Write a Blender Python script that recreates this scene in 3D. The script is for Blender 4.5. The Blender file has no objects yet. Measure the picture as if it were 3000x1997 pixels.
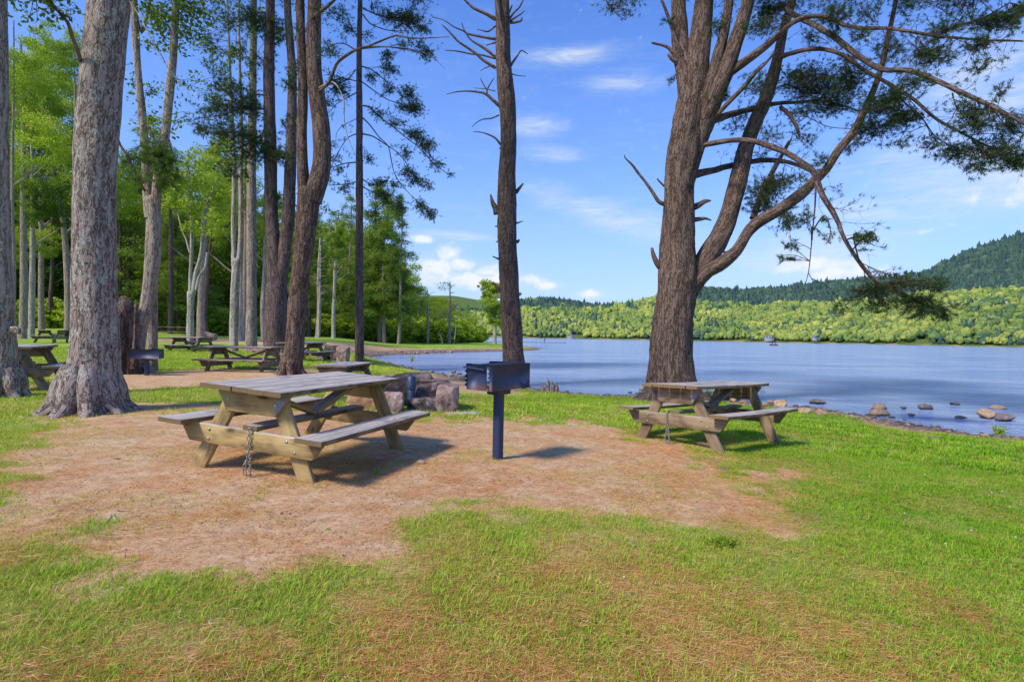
import bpy, bmesh, math, random
import numpy as np
from mathutils import Vector, Matrix, noise as mnoise
sc = bpy.context.scene
COL = sc.collection
R = math.radians
rng = np.random.default_rng(7)
random.seed(7)

# ---------------------------------------------------------------- camera
F_PX, PITCH, ROLL, H = 1645.0, -0.0075, 0.0166, 1.206
_c, _s = math.cos(PITCH), math.sin(PITCH)
FW = np.array([0, _c, _s]); UP = np.array([0, -_s, _c]); RT = np.array([1.0, 0, 0])
CAM = np.array([0, 0, H])
cr, sr = math.cos(ROLL), math.sin(ROLL)
cam_d = bpy.data.cameras.new('camera'); cam = bpy.data.objects.new('camera', cam_d); COL.objects.link(cam)
cam_d.sensor_width = 36; cam_d.lens = 36 * F_PX / 3000; cam_d.clip_end = 9000; cam_d.clip_start = 0.05
right = cr * RT + sr * UP; upv = -sr * RT + cr * UP; back = -FW
cam.matrix_world = Matrix(((right[0], upv[0], back[0], 0), (right[1], upv[1], back[1], 0), (right[2], upv[2], back[2], H), (0, 0, 0, 1)))
sc.camera = cam

def ray(px, py):
    x, y = px - 1500.0, py - 998.5
    u = x * cr + y * sr; v = -x * sr + y * cr
    return u / F_PX * RT + FW - v / F_PX * UP
def at(px, py, D): return CAM + D * ray(px, py)
ZW = -0.5
def on_plane(px, py, z):
    d = ray(px, py); t = (z - H) / d[2]
    return CAM + t * d

# ---------------------------------------------------------------- value noise (numpy)
_perm = np.random.default_rng(3).random((256, 256))
def vnoise(x, y, s=1.0, o=0.0):
    x = np.asarray(x) / s + 57.3 + o; y = np.asarray(y) / s + 91.7 + o * 1.7
    xi = np.floor(x).astype(int); yi = np.floor(y).astype(int); fx = x - xi; fy = y - yi
    fx = fx * fx * (3 - 2 * fx); fy = fy * fy * (3 - 2 * fy)
    a = _perm[xi % 256, yi % 256]; b = _perm[(xi + 1) % 256, yi % 256]; c = _perm[xi % 256, (yi + 1) % 256]; d = _perm[(xi + 1) % 256, (yi + 1) % 256]
    return (a * (1 - fx) + b * fx) * (1 - fy) + (c * (1 - fx) + d * fx) * fy
def fbm(x, y, s, o=0.0, n=4):
    t = 0; a = 1; w = 0
    for i in range(n):
        t = t + a * vnoise(x, y, s / 2 ** i, o + i * 3.1); w += a; a *= .5
    return t / w
def sstep(a, b, x):
    t = np.clip((np.asarray(x, float) - a) / (np.asarray(b) - np.asarray(a)), 0, 1); return t * t * (3 - 2 * t)
def sdist(P, X, Y):
    """signed distance to polygon, positive inside"""
    X = np.asarray(X, float); Y = np.asarray(Y, float)
    d = np.full(X.shape, 1e18); ins = np.zeros(X.shape, bool)
    n = len(P)
    for i in range(n):
        ax, ay = P[i]; bx, by = P[(i + 1) % n]
        ex, ey = bx - ax, by - ay; L = ex * ex + ey * ey + 1e-12
        t = np.clip(((X - ax) * ex + (Y - ay) * ey) / L, 0, 1)
        d = np.minimum(d, (X - ax - t * ex) ** 2 + (Y - ay - t * ey) ** 2)
        c = ((ay > Y) != (by > Y))
        with np.errstate(divide='ignore', invalid='ignore'):
            xx = (bx - ax) * (Y - ay) / (by - ay + 1e-15) + ax
        ins ^= c & (X < xx)
    return np.where(ins, 1, -1) * np.sqrt(d)

# ---------------------------------------------------------------- lake outline
def dpt(px, D): return ((px - 1500) / F_PX * D, D)
_shore_px = [(3300,1318),(3000,1280),(2850,1267),(2776,1258),(2648,1231),(2560,1218),(2470,1207),(2350,1193),(2240,1183),(2180,1174),(2100,1158),(2040,1140),(1960,1134),(1900,1142),(1850,1158),(1750,1158),(1650,1149),(1560,1140),
  (1480,1128),(1380,1112),(1330,1100),(1260,1092),(1200,1081),(1140,1068),(1100,1060),(1075,1052),(1090,1045),(1130,1041),(1200,1038),(1300,1034),(1400,1031),
  (1500,1029),(1570,1026),(1592,1023),(1570,1018),(1500,1013),(1420,1010),(1375,1006),(1372,1002),(1400,999)]
LAKE = [tuple(on_plane(a, b, ZW)[:2]) for a, b in _shore_px]
LAKE += [dpt(1390, 330), dpt(1330, 700), dpt(1250, 1150), dpt(1400, 1180), dpt(1540, 900), dpt(1700, 860), dpt(1900, 800), dpt(2150, 730), dpt(2400, 640), dpt(2700, 540), dpt(3000, 455), dpt(3500, 400), (900, 300), (900, -300), (120, -90), (40, -8), (18, 5)]
def lake_sd(x, y): return sdist(LAKE, x, y)

# ridges of the far hills: (px, row) at two depths
C1 = [(0,930),(1300,925),(1540,905),(1700,909),(1800,905),(1920,885),(2050,884),(2200,896),(2400,889),(2600,876),(2700,854),(3000,842),(3400,834),(4200,850)]
C2 = [(0,890),(900,880),(1180,868),(1260,857),(1330,860),(1400,872),(1520,873),(1600,868),(1700,886),(1760,897),(1850,890),(1930,866),(2050,842),(2150,850),(2280,842),(2400,829),(2500,818),(2650,808),(2700,797),(2800,747),(2900,708),(3000,680),(3150,650),(3400,650),(4200,800)]
SH = [(0,1400),(1300,1150),(1400,1150),(1540,900),(1700,860),(1900,800),(2150,730),(2400,640),(2700,540),(3000,455),(3500,400),(4200,400)]
def _ip(T, p): return np.interp(p, [a for a, b in T], [b for a, b in T])
def hill_h(x, y):
    D = np.maximum(y, 1.0); px = 1500 + x / D * F_PX
    hor = 986.2 + .0166 * (px - 1500)
    ds = _ip(SH, px); d1 = ds * 1.55 + 60; d2 = np.maximum(d1 * 1.5, 1500.)
    z1 = H + (hor - _ip(C1, px)) / F_PX * d1 - 9; z2 = H + (hor - _ip(C2, px)) / F_PX * d2 - 11
    t1 = sstep(0, 1, (D - ds) / (d1 - ds)) * .35 + .65 * np.clip((D - ds) / (d1 - ds), 0, 1)
    z = 1.5 * sstep(0, 25, D - ds) + (z1 - 1.5) * t1
    t2 = np.clip((D - d1) / (d2 - d1), 0, 1)
    z = np.where(D > d1, z1 + (z2 - z1) * (t2 ** 1.2), z)
    z = np.where(D > d2, z2 * (1 - .6 * sstep(0, 1, (D - d2) / 1500)), z)
    w = sstep(0, 8, D - ds) * (y > 300)
    return z, w
def ground(x, y):
    x = np.asarray(x, float); y = np.asarray(y, float)
    sd = -lake_sd(x, y)                      # + on land
    rat = x / np.maximum(y, 2.0)
    side = 1 - sstep(-.34, -.20, rat)
    z = -.036 * np.clip(x + 1.97, -2.5, 6)
    z = z + .0125 * np.clip(y - 8, 0, 60) * side * (y > 0)
    z = z + .9 * sstep(44, 62, y) * side * sstep(-.5, -.75, rat)
    z = z + .035 * (fbm(x, y, 2.3, 1.0, 3) - .5) * np.clip(np.hypot(x, y) / 6, .3, 1)
    hz, hw = hill_h(x, y)
    z = z * (1 - hw) + hz * hw
    bw = np.where(y < 26, 6.5, 3.0)
    t = .15 * sstep(-.1, .9, sd) + .85 * np.clip((sd - .1) / bw, 0, 1)
    zb = ZW - .02
    zl = zb + (z - zb) * t
    zl = zl + .06 * (fbm(x, y, .5, 9., 2) - .5) * np.exp(-((sd - .3) / .7) ** 2)
    zwat = ZW - .03 - np.minimum(-sd * .12, 1.6) * 1.0
    return np.where(sd > -.25, zl, np.minimum(zl, zwat))
def gz(x, y): return float(ground(np.array([x]), np.array([y]))[0])
def gp(px, py):
    """point where the view ray of a photo pixel meets the ground"""
    d = ray(px, py); ts = np.concatenate([np.arange(1.5, 30, .05), np.arange(30, 400, .5)])
    P = CAM[None] + ts[:, None] * d[None]
    below = P[:, 2] < ground(P[:, 0], P[:, 1])
    i = int(np.argmax(below)) if below.any() else len(ts) - 1
    return P[i]

# bare earth polygons (photo outlines laid on the ground)
def gpoly(L): return [tuple(gp(a, b)[:2]) for a, b in L]
DIRT = [gpoly([(120,1300),(300,1235),(450,1215),(900,1195),(1230,1222),(1400,1240),(1700,1235),(1850,1272),(2060,1300),(2130,1350),(2200,1440),(2250,1490),(2260,1530),(2200,1550),(2100,1550),(1900,1540),(1650,1500),(1400,1455),(1300,1455),(1200,1510),(1100,1570),(1050,1630),(900,1645),(600,1640),(300,1605),(80,1590),(-150,1590),(-150,1470),(60,1400)]),
        gpoly([(130,1105),(360,1098),(600,1082),(900,1078),(1000,1112),(1110,1150),(1060,1160),(800,1140),(560,1132),(300,1140),(150,1135)]),
        gpoly([(1080,1100),(1180,1092),(1290,1102),(1420,1125),(1540,1150),(1450,1158),(1300,1150),(1150,1130)]),
        ]
PATH = gpoly([(440,992),(700,990),(900,1000),(1100,1013),(1300,1022),(1560,1024),(1560,1029),(1300,1031),(1100,1030),(900,1020),(700,1006),(440,1000)])
def grass_density(x, y):
    """0 bare .. 1 thick turf"""
    x = np.asarray(x, float); y = np.asarray(y, float)
    r = np.hypot(x, y)
    wob = (fbm(x, y, 1.1, 4., 3) - .5) + .9 * (fbm(x, y, .20, 14., 2) - .5)
    d = np.full(x.shape, 1.0)
    soft = .25 + .015 * r
    for i, P in enumerate(DIRT):
        s = sdist(P, x, y) + wob * (1.1 if i == 0 else .8) * np.clip(r / 6, .45, 1.5)
        d = d * (1 - sstep(-soft, soft * .8, s))
    s = sdist(PATH, x, y); d = d * (1 - .85 * sstep(-.6, .6, s + wob))
    # the near lawn is thin and patchy, thicker to the right
    rightness = sstep(.9, 3.2, x - .25 * (y - 4)) 
    thin = (1 - rightness) * (1 - sstep(4.5, 6.5, y)) * (x > -30)
    patch = fbm(x, y, .45, 12., 4)
    d = d * (1 - thin * (.14 + .36 * sstep(.46, .34, patch)))
    patch2 = fbm(x, y, .9, 22., 4)
    d = d * (1 - .35 * rightness * sstep(.34, .24, patch2) * (y < 6))
    # needle litter under the big trees at the left
    lit = (x < -1.9) * (y > 4.5) * (y < 8.6) * sstep(-1.6, -2.6, x)
    d = d * (1 - lit * .75 * sstep(.35, .6, fbm(x, y, 1.3, 31., 4)))
    sd = -lake_sd(x, y)
    d = d * sstep(np.where(y < 26, .9, .5), np.where(y < 26, 1.9, 1.3), sd + wob * .8)
    far = sstep(300, 320, y); d = d * (1 - far) + far * (.5 + .5 * sstep(3, 8, sd + 7 * (fbm(x, y, 60, 2., 2) - .5)))
    d = np.maximum(d, .16 * (fbm(x, y, .8, 51., 3) > .56) * (y < 9) * (sd > 1))
    return np.clip(d, 0, 1)

# ---------------------------------------------------------------- mesh + object helpers
def meta(o, label=None, cat=None, group=None, kind=None):
    if label: o['label'] = label
    if cat: o['category'] = cat
    if group: o['group'] = group
    if kind: o['kind'] = kind
    return o
def link(name, me, mats=(), parent=None, loc=None):
    o = bpy.data.objects.new(name, me); COL.objects.link(o)
    if me is not None:
        for m in (mats if isinstance(mats, (list, tuple)) else [mats]): me.materials.append(m)
    if parent is not None: o.parent = parent
    if loc is not None: o.location = Vector([float(c) for c in loc])
    return o
def empty(name, loc, rz=0.0):
    o = bpy.data.objects.new(name, None); COL.objects.link(o)
    o.location = Vector([float(c) for c in loc]); o.rotation_euler = (0, 0, rz); o.empty_display_size = .1
    return o
def mk_mesh(name, V, T=None, Q=None, attrs=None, smooth=False, matidx=None):
    """V (n,3), T (m,3) triangles, Q (k,4) quads"""
    me = bpy.data.meshes.new(name); V = np.asarray(V, np.float32)
    nt = 0 if T is None else len(T); nq = 0 if Q is None else len(Q)
    me.vertices.add(len(V)); me.vertices.foreach_set('co', V.ravel())
    idx = []
    if nt: idx.append(np.asarray(T, np.int32).ravel())
    if nq: idx.append(np.asarray(Q, np.int32).ravel())
    idx = np.concatenate(idx) if idx else np.zeros(0, np.int32)
    me.loops.add(len(idx)); me.loops.foreach_set('vertex_index', idx)
    st = np.concatenate([np.arange(nt) * 3, nt * 3 + np.arange(nq) * 4]).astype(np.int32)
    me.polygons.add(nt + nq); me.polygons.foreach_set('loop_start', st)
    if matidx is not None: me.polygons.foreach_set('material_index', np.asarray(matidx, np.int32))
    if smooth: me.polygons.foreach_set('use_smooth', np.ones(nt + nq, bool))
    for k, (dom, typ, arr) in (attrs or {}).items():
        a = me.attributes.new(k, typ, dom)
        a.data.foreach_set('vector' if typ == 'FLOAT_VECTOR' else 'value', np.asarray(arr, np.float32).ravel())
    me.update(calc_edges=True); return me
class MB:
    """collects quads/tris with an optional bark coordinate"""
    def __init__(s): s.V = []; s.Q = []; s.T = []; s.K = []; s.n = 0; s.qm = []; s.tm = []
    def add(s, V, Q=None, T=None, K=None, mi=0):
        V = np.asarray(V, float); s.V.append(V); s.K.append(np.asarray(K if K is not None else V, float))
        if Q is not None and len(Q): s.Q.append(np.asarray(Q) + s.n); s.qm.append(np.full(len(Q), mi))
        if T is not None and len(T): s.T.append(np.asarray(T) + s.n); s.tm.append(np.full(len(T), mi))
        s.n += len(V)
    def mesh(s, name, smooth=False, origin=None):
        V = np.concatenate(s.V); K = np.concatenate(s.K)
        if origin is not None: V = V - np.asarray(origin)[None]
        Q = np.concatenate(s.Q) if s.Q else None; T = np.concatenate(s.T) if s.T else None
        mi = np.concatenate((s.tm if s.T else []) + (s.qm if s.Q else []))
        return mk_mesh(name, V, T, Q, {'bk': ('POINT', 'FLOAT_VECTOR', K)}, smooth, mi)
def smooth_path(P, r, step):
    """Catmull-Rom through P with radii r"""
    P = np.asarray(P, float); r = np.asarray(r, float)
    if len(P) < 3: 
        n = max(2, int(np.linalg.norm(P[1] - P[0]) / step)); t = np.linspace(0, 1, n + 1)[:, None]
        return P[0] * (1 - t) + P[1] * t, r[0] * (1 - t[:, 0]) + r[1] * t[:, 0]
    E = np.vstack([2 * P[0] - P[1], P, 2 * P[-1] - P[-2]]); out = []; ro = []
    for i in range(1, len(E) - 2):
        n = max(2, int(np.linalg.norm(E[i + 1] - E[i]) / step)); t = (np.arange(n) / n)[:, None]
        a, b, c, d = E[i - 1], E[i], E[i + 1], E[i + 2]
        out.append(.5 * (2 * b + (c - a) * t + (2 * a - 5 * b + 4 * c - d) * t ** 2 + (3 * b - a - 3 * c + d) * t ** 3))
        ro.append(r[i - 1] * (1 - t[:, 0]) + r[i] * t[:, 0])
    out.append(P[-1:]); ro.append(r[-1:])
    return np.vstack(out), np.concatenate(ro)
def tube(mb, P, r, seg=10, rough=0.0, step=None, mi=0, flare=None, cap=True, k0=0.0, lobes=0, seed=0):
    if step: P, r = smooth_path(P, r, step)
    P = np.asarray(P, float); r = np.asarray(r, float); n = len(P)
    Tn = np.gradient(P, axis=0); Tn /= np.linalg.norm(Tn, axis=1)[:, None] + 1e-9
    ref = np.array([0.0, 1.0, 0.0]) if abs(Tn[0][1]) < .8 else np.array([1.0, 0, 0])
    N = np.cross(Tn[0], ref); N /= np.linalg.norm(N); Ns = []
    for i in range(n):
        N = N - Tn[i] * N.dot(Tn[i]); N /= np.linalg.norm(N) + 1e-9; Ns.append(N.copy())
    Ns = np.array(Ns); B = np.cross(Tn, Ns)
    a = np.linspace(0, 2 * np.pi, seg, endpoint=False)
    L = np.concatenate([[0], np.cumsum(np.linalg.norm(np.diff(P, axis=0), axis=1))]) + k0
    rr = r[:, None] * np.ones(seg)[None]
    if rough:
        rr = rr * (1 + rough * (vnoise(np.cos(a)[None] * 2.2 + L[:, None] * .35 + seed, np.sin(a)[None] * 2.2 + seed * 1.3 + L[:, None] * 1.3, .7) - .5) * 2)
        rr = rr * (1 + rough * .8 * (vnoise(a[None] * 9 + L[:, None] * .2, L[:, None] * 6 + seed, 1.0) - .5))
    if flare is not None:       # flare: (height, amount, lobes)
        fh, fa, nl = flare
        w = np.exp(-(L - k0) / fh)[:, None]
        lob = .55 + .45 * np.cos(nl * a + seed)[None] + .25 * np.cos((nl + 2) * a + 1.3 * seed)[None]
        rr = rr * (1 + fa * w * w * np.clip(lob, .1, 2))
    V = P[:, None] + rr[..., None] * (np.cos(a)[None, :, None] * Ns[:, None] + np.sin(a)[None, :, None] * B[:, None])
    K = np.stack([np.cos(a)[None] * r[:, None], np.sin(a)[None] * r[:, None], L[:, None] + 0 * a[None]], -1)
    i, j = np.meshgrid(np.arange(n - 1), np.arange(seg), indexing='ij'); j2 = (j + 1) % seg
    Q = np.stack([i * seg + j, i * seg + j2, (i + 1) * seg + j2, (i + 1) * seg + j], -1).reshape(-1, 4)
    V = V.reshape(-1, 3); K = K.reshape(-1, 3); T = None
    if cap:
        V = np.vstack([V, P[-1] + Tn[-1] * r[-1] * .6]); K = np.vstack([K, [0, 0, L[-1]]]); c = len(V) - 1; b = (n - 1) * seg
        T = np.array([[b + q, b + (q + 1) % seg, c] for q in range(seg)])
    mb.add(V, Q, T, K, mi); return P

# ---------------------------------------------------------------- materials
def newmat(name):
    m = bpy.data.materials.new(name); m.use_nodes = True; nt = m.node_tree
    for n in list(nt.nodes): nt.nodes.remove(n)
    return m, nt
class NT:
    def __init__(s, nt): s.nt = nt; s.L = nt.links
    def n(s, t, **kw):
        nd = s.nt.nodes.new(t)
        for k, v in kw.items():
            if k.startswith('i_'):
                nd.inputs[int(k[2:])].default_value = v
            else: setattr(nd, k, v)
        return nd
    def l(s, a, b): s.L.new(a, b)
    def math(s, op, a, b=None, clamp=False):
        nd = s.n('ShaderNodeMath', operation=op); nd.use_clamp = clamp
        for i, v in enumerate((a, b)):
            if v is None: continue
            if isinstance(v, (int, float)): nd.inputs[i].default_value = v
            else: s.l(v, nd.inputs[i])
        return nd.outputs[0]
    def ramp(s, fac, stops, interp='LINEAR'):
        nd = s.n('ShaderNodeValToRGB'); cr_ = nd.color_ramp; cr_.interpolation = interp
        while len(cr_.elements) < len(stops): cr_.elements.new(.5)
        for e, (p, c) in zip(cr_.elements, stops): e.position = p; e.color = (*c, 1) if len(c) == 3 else c
        s.l(fac, nd.inputs[0]); return nd.outputs[0]
    def mix(s, fac, a, b, blend='MIX'):
        nd = s.n('ShaderNodeMix', data_type='RGBA', blend_type=blend)
        for sock, v in ((nd.inputs[0], fac), (nd.inputs[6], a), (nd.inputs[7], b)):
            if isinstance(v, (int, float)): sock.default_value = v
            elif isinstance(v, tuple): sock.default_value = (*v, 1)
            else: s.l(v, sock)
        return nd.outputs[2]
    def noise(s, vec, scale, detail=4, rough=.55, dist=0.0):
        nd = s.n('ShaderNodeTexNoise'); nd.inputs['Scale'].default_value = scale; nd.inputs['Detail'].default_value = detail
        nd.inputs['Roughness'].default_value = rough; nd.inputs['Distortion'].default_value = dist
        if vec is not None: s.l(vec, nd.inputs['Vector'])
        return nd.outputs['Fac']
    def attr(s, name, typ='GEOMETRY'):
        return s.n('ShaderNodeAttribute', attribute_name=name, attribute_type=typ)
    def mapping(s, vec, sc_=(1, 1, 1), loc=(0, 0, 0)):
        nd = s.n('ShaderNodeMapping'); nd.inputs['Scale'].default_value = sc_; nd.inputs['Location'].default_value = loc
        s.l(vec, nd.inputs['Vector']); return nd.outputs[0]
    def bump(s, h, strength=.5, dist=.02):
        nd = s.n('ShaderNodeBump'); nd.inputs['Strength'].default_value = strength; nd.inputs['Distance'].default_value = dist
        s.l(h, nd.inputs['Height']); return nd.outputs[0]
    def out(s, sh): o = s.n('ShaderNodeOutputMaterial'); s.l(sh, o.inputs[0])
    def princ(s, col, rough=.8, normal=None, spec=.3, metal=0.0):
        p = s.n('ShaderNodeBsdfPrincipled')
        for k, v in (('Base Color', col), ('Roughness', rough)):
            if isinstance(v, (int, float)): p.inputs[k].default_value = v
            elif isinstance(v, tuple): p.inputs[k].default_value = (*v, 1)
            else: s.l(v, p.inputs[k])
        p.inputs['Specular IOR Level'].default_value = spec; p.inputs['Metallic'].default_value = metal
        if normal is not None: s.l(normal, p.inputs['Normal'])
        s.out(p.outputs[0]); return p

def mat_bark(name, dark, mid, lite, lichen=(.3, .33, .27), lich=.0, ridge=26, depth=.03, patch=0.55):
    m, nt = newmat(name); t = NT(nt)
    bk = t.attr('bk').outputs['Vector']
    wob = t.n('ShaderNodeTexNoise'); wob.inputs['Scale'].default_value = 11; wob.inputs['Detail'].default_value = 4; t.l(bk, wob.inputs['Vector'])
    wv = t.n('ShaderNodeVectorMath', operation='MULTIPLY_ADD'); wv.inputs[1].default_value = (.09, .09, .12)
    t.l(wob.outputs['Color'], wv.inputs[0]); t.l(bk, wv.inputs[2])
    st = t.mapping(wv.outputs[0], (ridge * 1.5, ridge * 1.5, ridge * .30))
    vo = t.n('ShaderNodeTexVoronoi', feature='DISTANCE_TO_EDGE'); vo.inputs['Scale'].default_value = 1.0; t.l(st, vo.inputs['Vector'])
    crack = t.ramp(vo.outputs['Distance'], [(0, (0, 0, 0)), (.30, (1, 1, 1))])
    fine = t.noise(t.mapping(bk, (1, 1, .28)), 42, 6, .75)
    rn = t.noise(t.mapping(wv.outputs[0], (1, 1, .11)), ridge * .62, 3, .6)
    rid = t.ramp(t.math('ABSOLUTE', t.math('SUBTRACT', rn, .5)), [(0, (0, 0, 0)), (.07, (1, 1, 1))])
    h = t.math('ADD', t.math('MULTIPLY', rid, .50), t.math('ADD', t.math('MULTIPLY', crack, .24), t.math('MULTIPLY', fine, .54)))
    base = t.ramp(t.math('MULTIPLY', h, .8), [(.22, dark), (.58, mid), (.86, lite)])
    big = t.noise(bk, 1.3, 3)
    base = t.mix(t.math('MULTIPLY', big, .7), base, t.mix(.5, base, dark))
    if lich > 0:
        ln = t.noise(t.mapping(bk, (1, 1, .8)), 9, 6, .72, .6)
        lm = t.ramp(ln, [(patch, (0, 0, 0)), (patch + .05, (1, 1, 1))])
        mot = t.noise(bk, 45, 3)
        lm2 = t.math('MULTIPLY', t.math('MULTIPLY', lm, t.ramp(mot, [(.38, (0, 0, 0)), (.55, (1, 1, 1))])), lich)
        base = t.mix(lm2, base, lichen)
    t.princ(base, .92, t.bump(h, .9, depth), .12); return m
def mat_leaf(name, cols, trans=.45, rnd=.25, inst=False):
    m, nt = newmat(name); t = NT(nt)
    cv = t.attr('cv').outputs['Fac'] if not inst else t.attr('cv', 'INSTANCER').outputs['Fac']
    oi = t.n('ShaderNodeObjectInfo').outputs['Random']
    f = t.math('ADD', t.math('MULTIPLY', cv, 1 - rnd), t.math('MULTIPLY', oi, rnd))
    n_ = len(cols); c = t.ramp(f, [(i / (n_ - 1), cc) for i, cc in enumerate(cols)])
    d = t.n('ShaderNodeBsdfDiffuse'); t.l(c, d.inputs[0])
    tr = t.n('ShaderNodeBsdfTranslucent'); t.l(t.mix(.6, c, t.mix(1.0, c, (1.0, 1.0, .45), 'MULTIPLY')), tr.inputs[0])
    mx = t.n('ShaderNodeMixShader'); mx.inputs[0].default_value = trans; t.l(d.outputs[0], mx.inputs[1]); t.l(tr.outputs[0], mx.inputs[2])
    g = t.n('ShaderNodeBsdfGlossy'); g.inputs['Roughness'].default_value = .45; g.inputs[0].default_value = (.6, .65, .6, 1)
    m2 = t.n('ShaderNodeMixShader'); m2.inputs[0].default_value = .03; t.l(mx.outputs[0], m2.inputs[1]); t.l(g.outputs[0], m2.inputs[2])
    t.out(m2.outputs[0]); return m
def mat_flat(name, a, b, scale=20, rough=.7, bump=.0, metal=0.0, spec=.3, detail=5):
    m, nt = newmat(name); t = NT(nt)
    co = t.n('ShaderNodeTexCoord').outputs['Object']; nz = t.noise(co, scale, detail, .6)
    col = t.ramp(nz, [(.3, a), (.7, b)])
    t.princ(col, rough, t.bump(nz, 1.0, bump) if bump else None, spec, metal); return m

M = {}
M['bark_big'] = mat_bark('bark_big', (.05, .034, .026), (.33, .25, .205), (.52, .43, .37), (.46, .48, .40), .75, 26, .022, .53)
M['bark_pine'] = mat_bark('bark_pine', (.03, .018, .013), (.165, .11, .085), (.30, .22, .175), (.26, .27, .12), .5, 24, .03, .60)
M['bark_grey'] = mat_bark('bark_grey', (.09, .065, .048), (.36, .275, .21), (.54, .45, .37), (.42, .44, .38), .7, 24, .02, .54)
M['bark_dark'] = mat_bark('bark_dark', (.035, .022, .018), (.16, .11, .095), (.30, .22, .195), (.2, .2, .18), .2, 22, .03, .6)
M['bark_pale'] = mat_bark('bark_pale', (.12, .09, .065), (.38, .33, .27), (.58, .53, .47), (.5, .54, .44), .6, 12, .01, .52)
M['bark_thin'] = mat_bark('bark_thin', (.035, .025, .02), (.14, .10, .08), (.25, .19, .16), (.3, .3, .2), .3, 30, .012, .55)
M['dead'] = mat_bark('dead_wood', (.09, .06, .045), (.30, .22, .17), (.45, .37, .31), (.4, .4, .35), .2, 30, .01, .6)
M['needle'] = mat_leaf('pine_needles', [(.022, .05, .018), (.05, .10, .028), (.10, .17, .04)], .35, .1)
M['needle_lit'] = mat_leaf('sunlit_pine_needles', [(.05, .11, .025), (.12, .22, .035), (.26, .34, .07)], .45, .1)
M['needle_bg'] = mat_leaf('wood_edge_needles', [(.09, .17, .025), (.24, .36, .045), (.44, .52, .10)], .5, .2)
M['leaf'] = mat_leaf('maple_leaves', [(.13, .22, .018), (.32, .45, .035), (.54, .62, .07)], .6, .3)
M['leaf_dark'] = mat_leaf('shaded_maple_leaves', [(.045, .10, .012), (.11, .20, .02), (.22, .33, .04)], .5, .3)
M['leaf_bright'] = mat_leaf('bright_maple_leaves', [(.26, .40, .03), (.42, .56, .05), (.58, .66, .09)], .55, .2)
# ---------------------------------------------------------------- sun and sky
SUN_EL, SUN_AZ = R(47), math.atan2(-.78, -.63)      # azimuth measured from +Y towards +X
sund = Vector((math.sin(SUN_AZ) * math.cos(SUN_EL), math.cos(SUN_AZ) * math.cos(SUN_EL), math.sin(SUN_EL)))
ld = bpy.data.lights.new('sun', 'SUN'); ld.energy = 4.6; ld.angle = R(9); ld.color = (1.0, .90, .76)
lo = bpy.data.objects.new('sun', ld); COL.objects.link(lo); lo.rotation_euler = sund.to_track_quat('Z', 'Y').to_euler()
W = bpy.data.worlds.new('World'); sc.world = W; W.use_nodes = True; W.cycles.sampling_method = 'MANUAL'; W.cycles.sample_map_resolution = 512
t = NT(W.node_tree)
for n in list(W.node_tree.nodes): W.node_tree.nodes.remove(n)
sky = t.n('ShaderNodeTexSky', sky_type='NISHITA'); sky.sun_disc = False; sky.sun_elevation = SUN_EL; sky.sun_rotation = SUN_AZ % (2 * math.pi)
sky.air_density = 1.0; sky.dust_density = .3; sky.ozone_density = 2.5; sky.altitude = 200
hs = t.n('ShaderNodeHueSaturation'); hs.inputs['Saturation'].default_value = 1.22; hs.inputs['Hue'].default_value = .5; hs.inputs['Value'].default_value = 1.32
t.l(sky.outputs[0], hs.inputs['Color'])
vec = t.n('ShaderNodeTexCoord').outputs['Generated']
sep = t.n('ShaderNodeSeparateXYZ'); t.l(vec, sep.inputs[0])
az = t.math('ARCTAN2', sep.outputs[0], sep.outputs[1]); el = t.math('ARCSINE', sep.outputs[2])
comb = t.n('ShaderNodeCombineXYZ'); t.l(az, comb.inputs[0]); t.l(el, comb.inputs[1])
aev = comb.outputs[0]
def azel(px, py):
    d = ray(px, py); d = d / np.linalg.norm(d); return math.atan2(d[0], d[1]), math.asin(d[2])
def ell(px, py, rx, ry, rot=0.0, wob=None, amt=.5):
    a0, e0 = azel(px, py); sx, sy = rx / F_PX * .75, ry / F_PX * .85
    da = t.math('SUBTRACT', az, a0); de = t.math('SUBTRACT', el, e0)
    c_, s_ = math.cos(rot), math.sin(rot)
    u = t.math('DIVIDE', t.math('ADD', t.math('MULTIPLY', da, c_), t.math('MULTIPLY', de, s_)), sx)
    v = t.math('DIVIDE', t.math('SUBTRACT', t.math('MULTIPLY', de, c_), t.math('MULTIPLY', da, s_)), sy)
    r2 = t.math('ADD', t.math('MULTIPLY', u, u), t.math('MULTIPLY', v, v))
    return t.math('MULTIPLY', t.math('EXPONENT', t.math('MULTIPLY', r2, -1.0)), 1.0)
def acc(L):
    s = L[0]
    for q in L[1:]: s = t.math('MAXIMUM', s, q)
    return s
cum = acc([ell(1310,742,55,26), ell(1350,775,75,26), ell(1440,795,90,26), ell(1560,822,75,20,-.25), ell(1610,836,60,14), ell(1725,862,55,16), ell(1400,820,200,34), ell(2390,775,130,28), ell(2440,800,120,26), ell(1280,790,90,60), ell(1235,700,50,16),ell(3350,500,300,80),ell(-400,500,300,90)])
cn = t.noise(t.mapping(aev, (1, 1.5, 1)), 26, 7, .62, .3)
cmask = t.ramp(t.math('ADD', cum, t.math('MULTIPLY', t.math('SUBTRACT', cn, .5), 2.4)), [(.40, (0, 0, 0)), (.95, (.85, .85, .85))])
csoft = t.ramp(t.math('ADD', cum, t.math('MULTIPLY', t.math('SUBTRACT', cn, .5), .8)), [(.05, (0, 0, 0)), (.8, (.45, .45, .45))])
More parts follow.
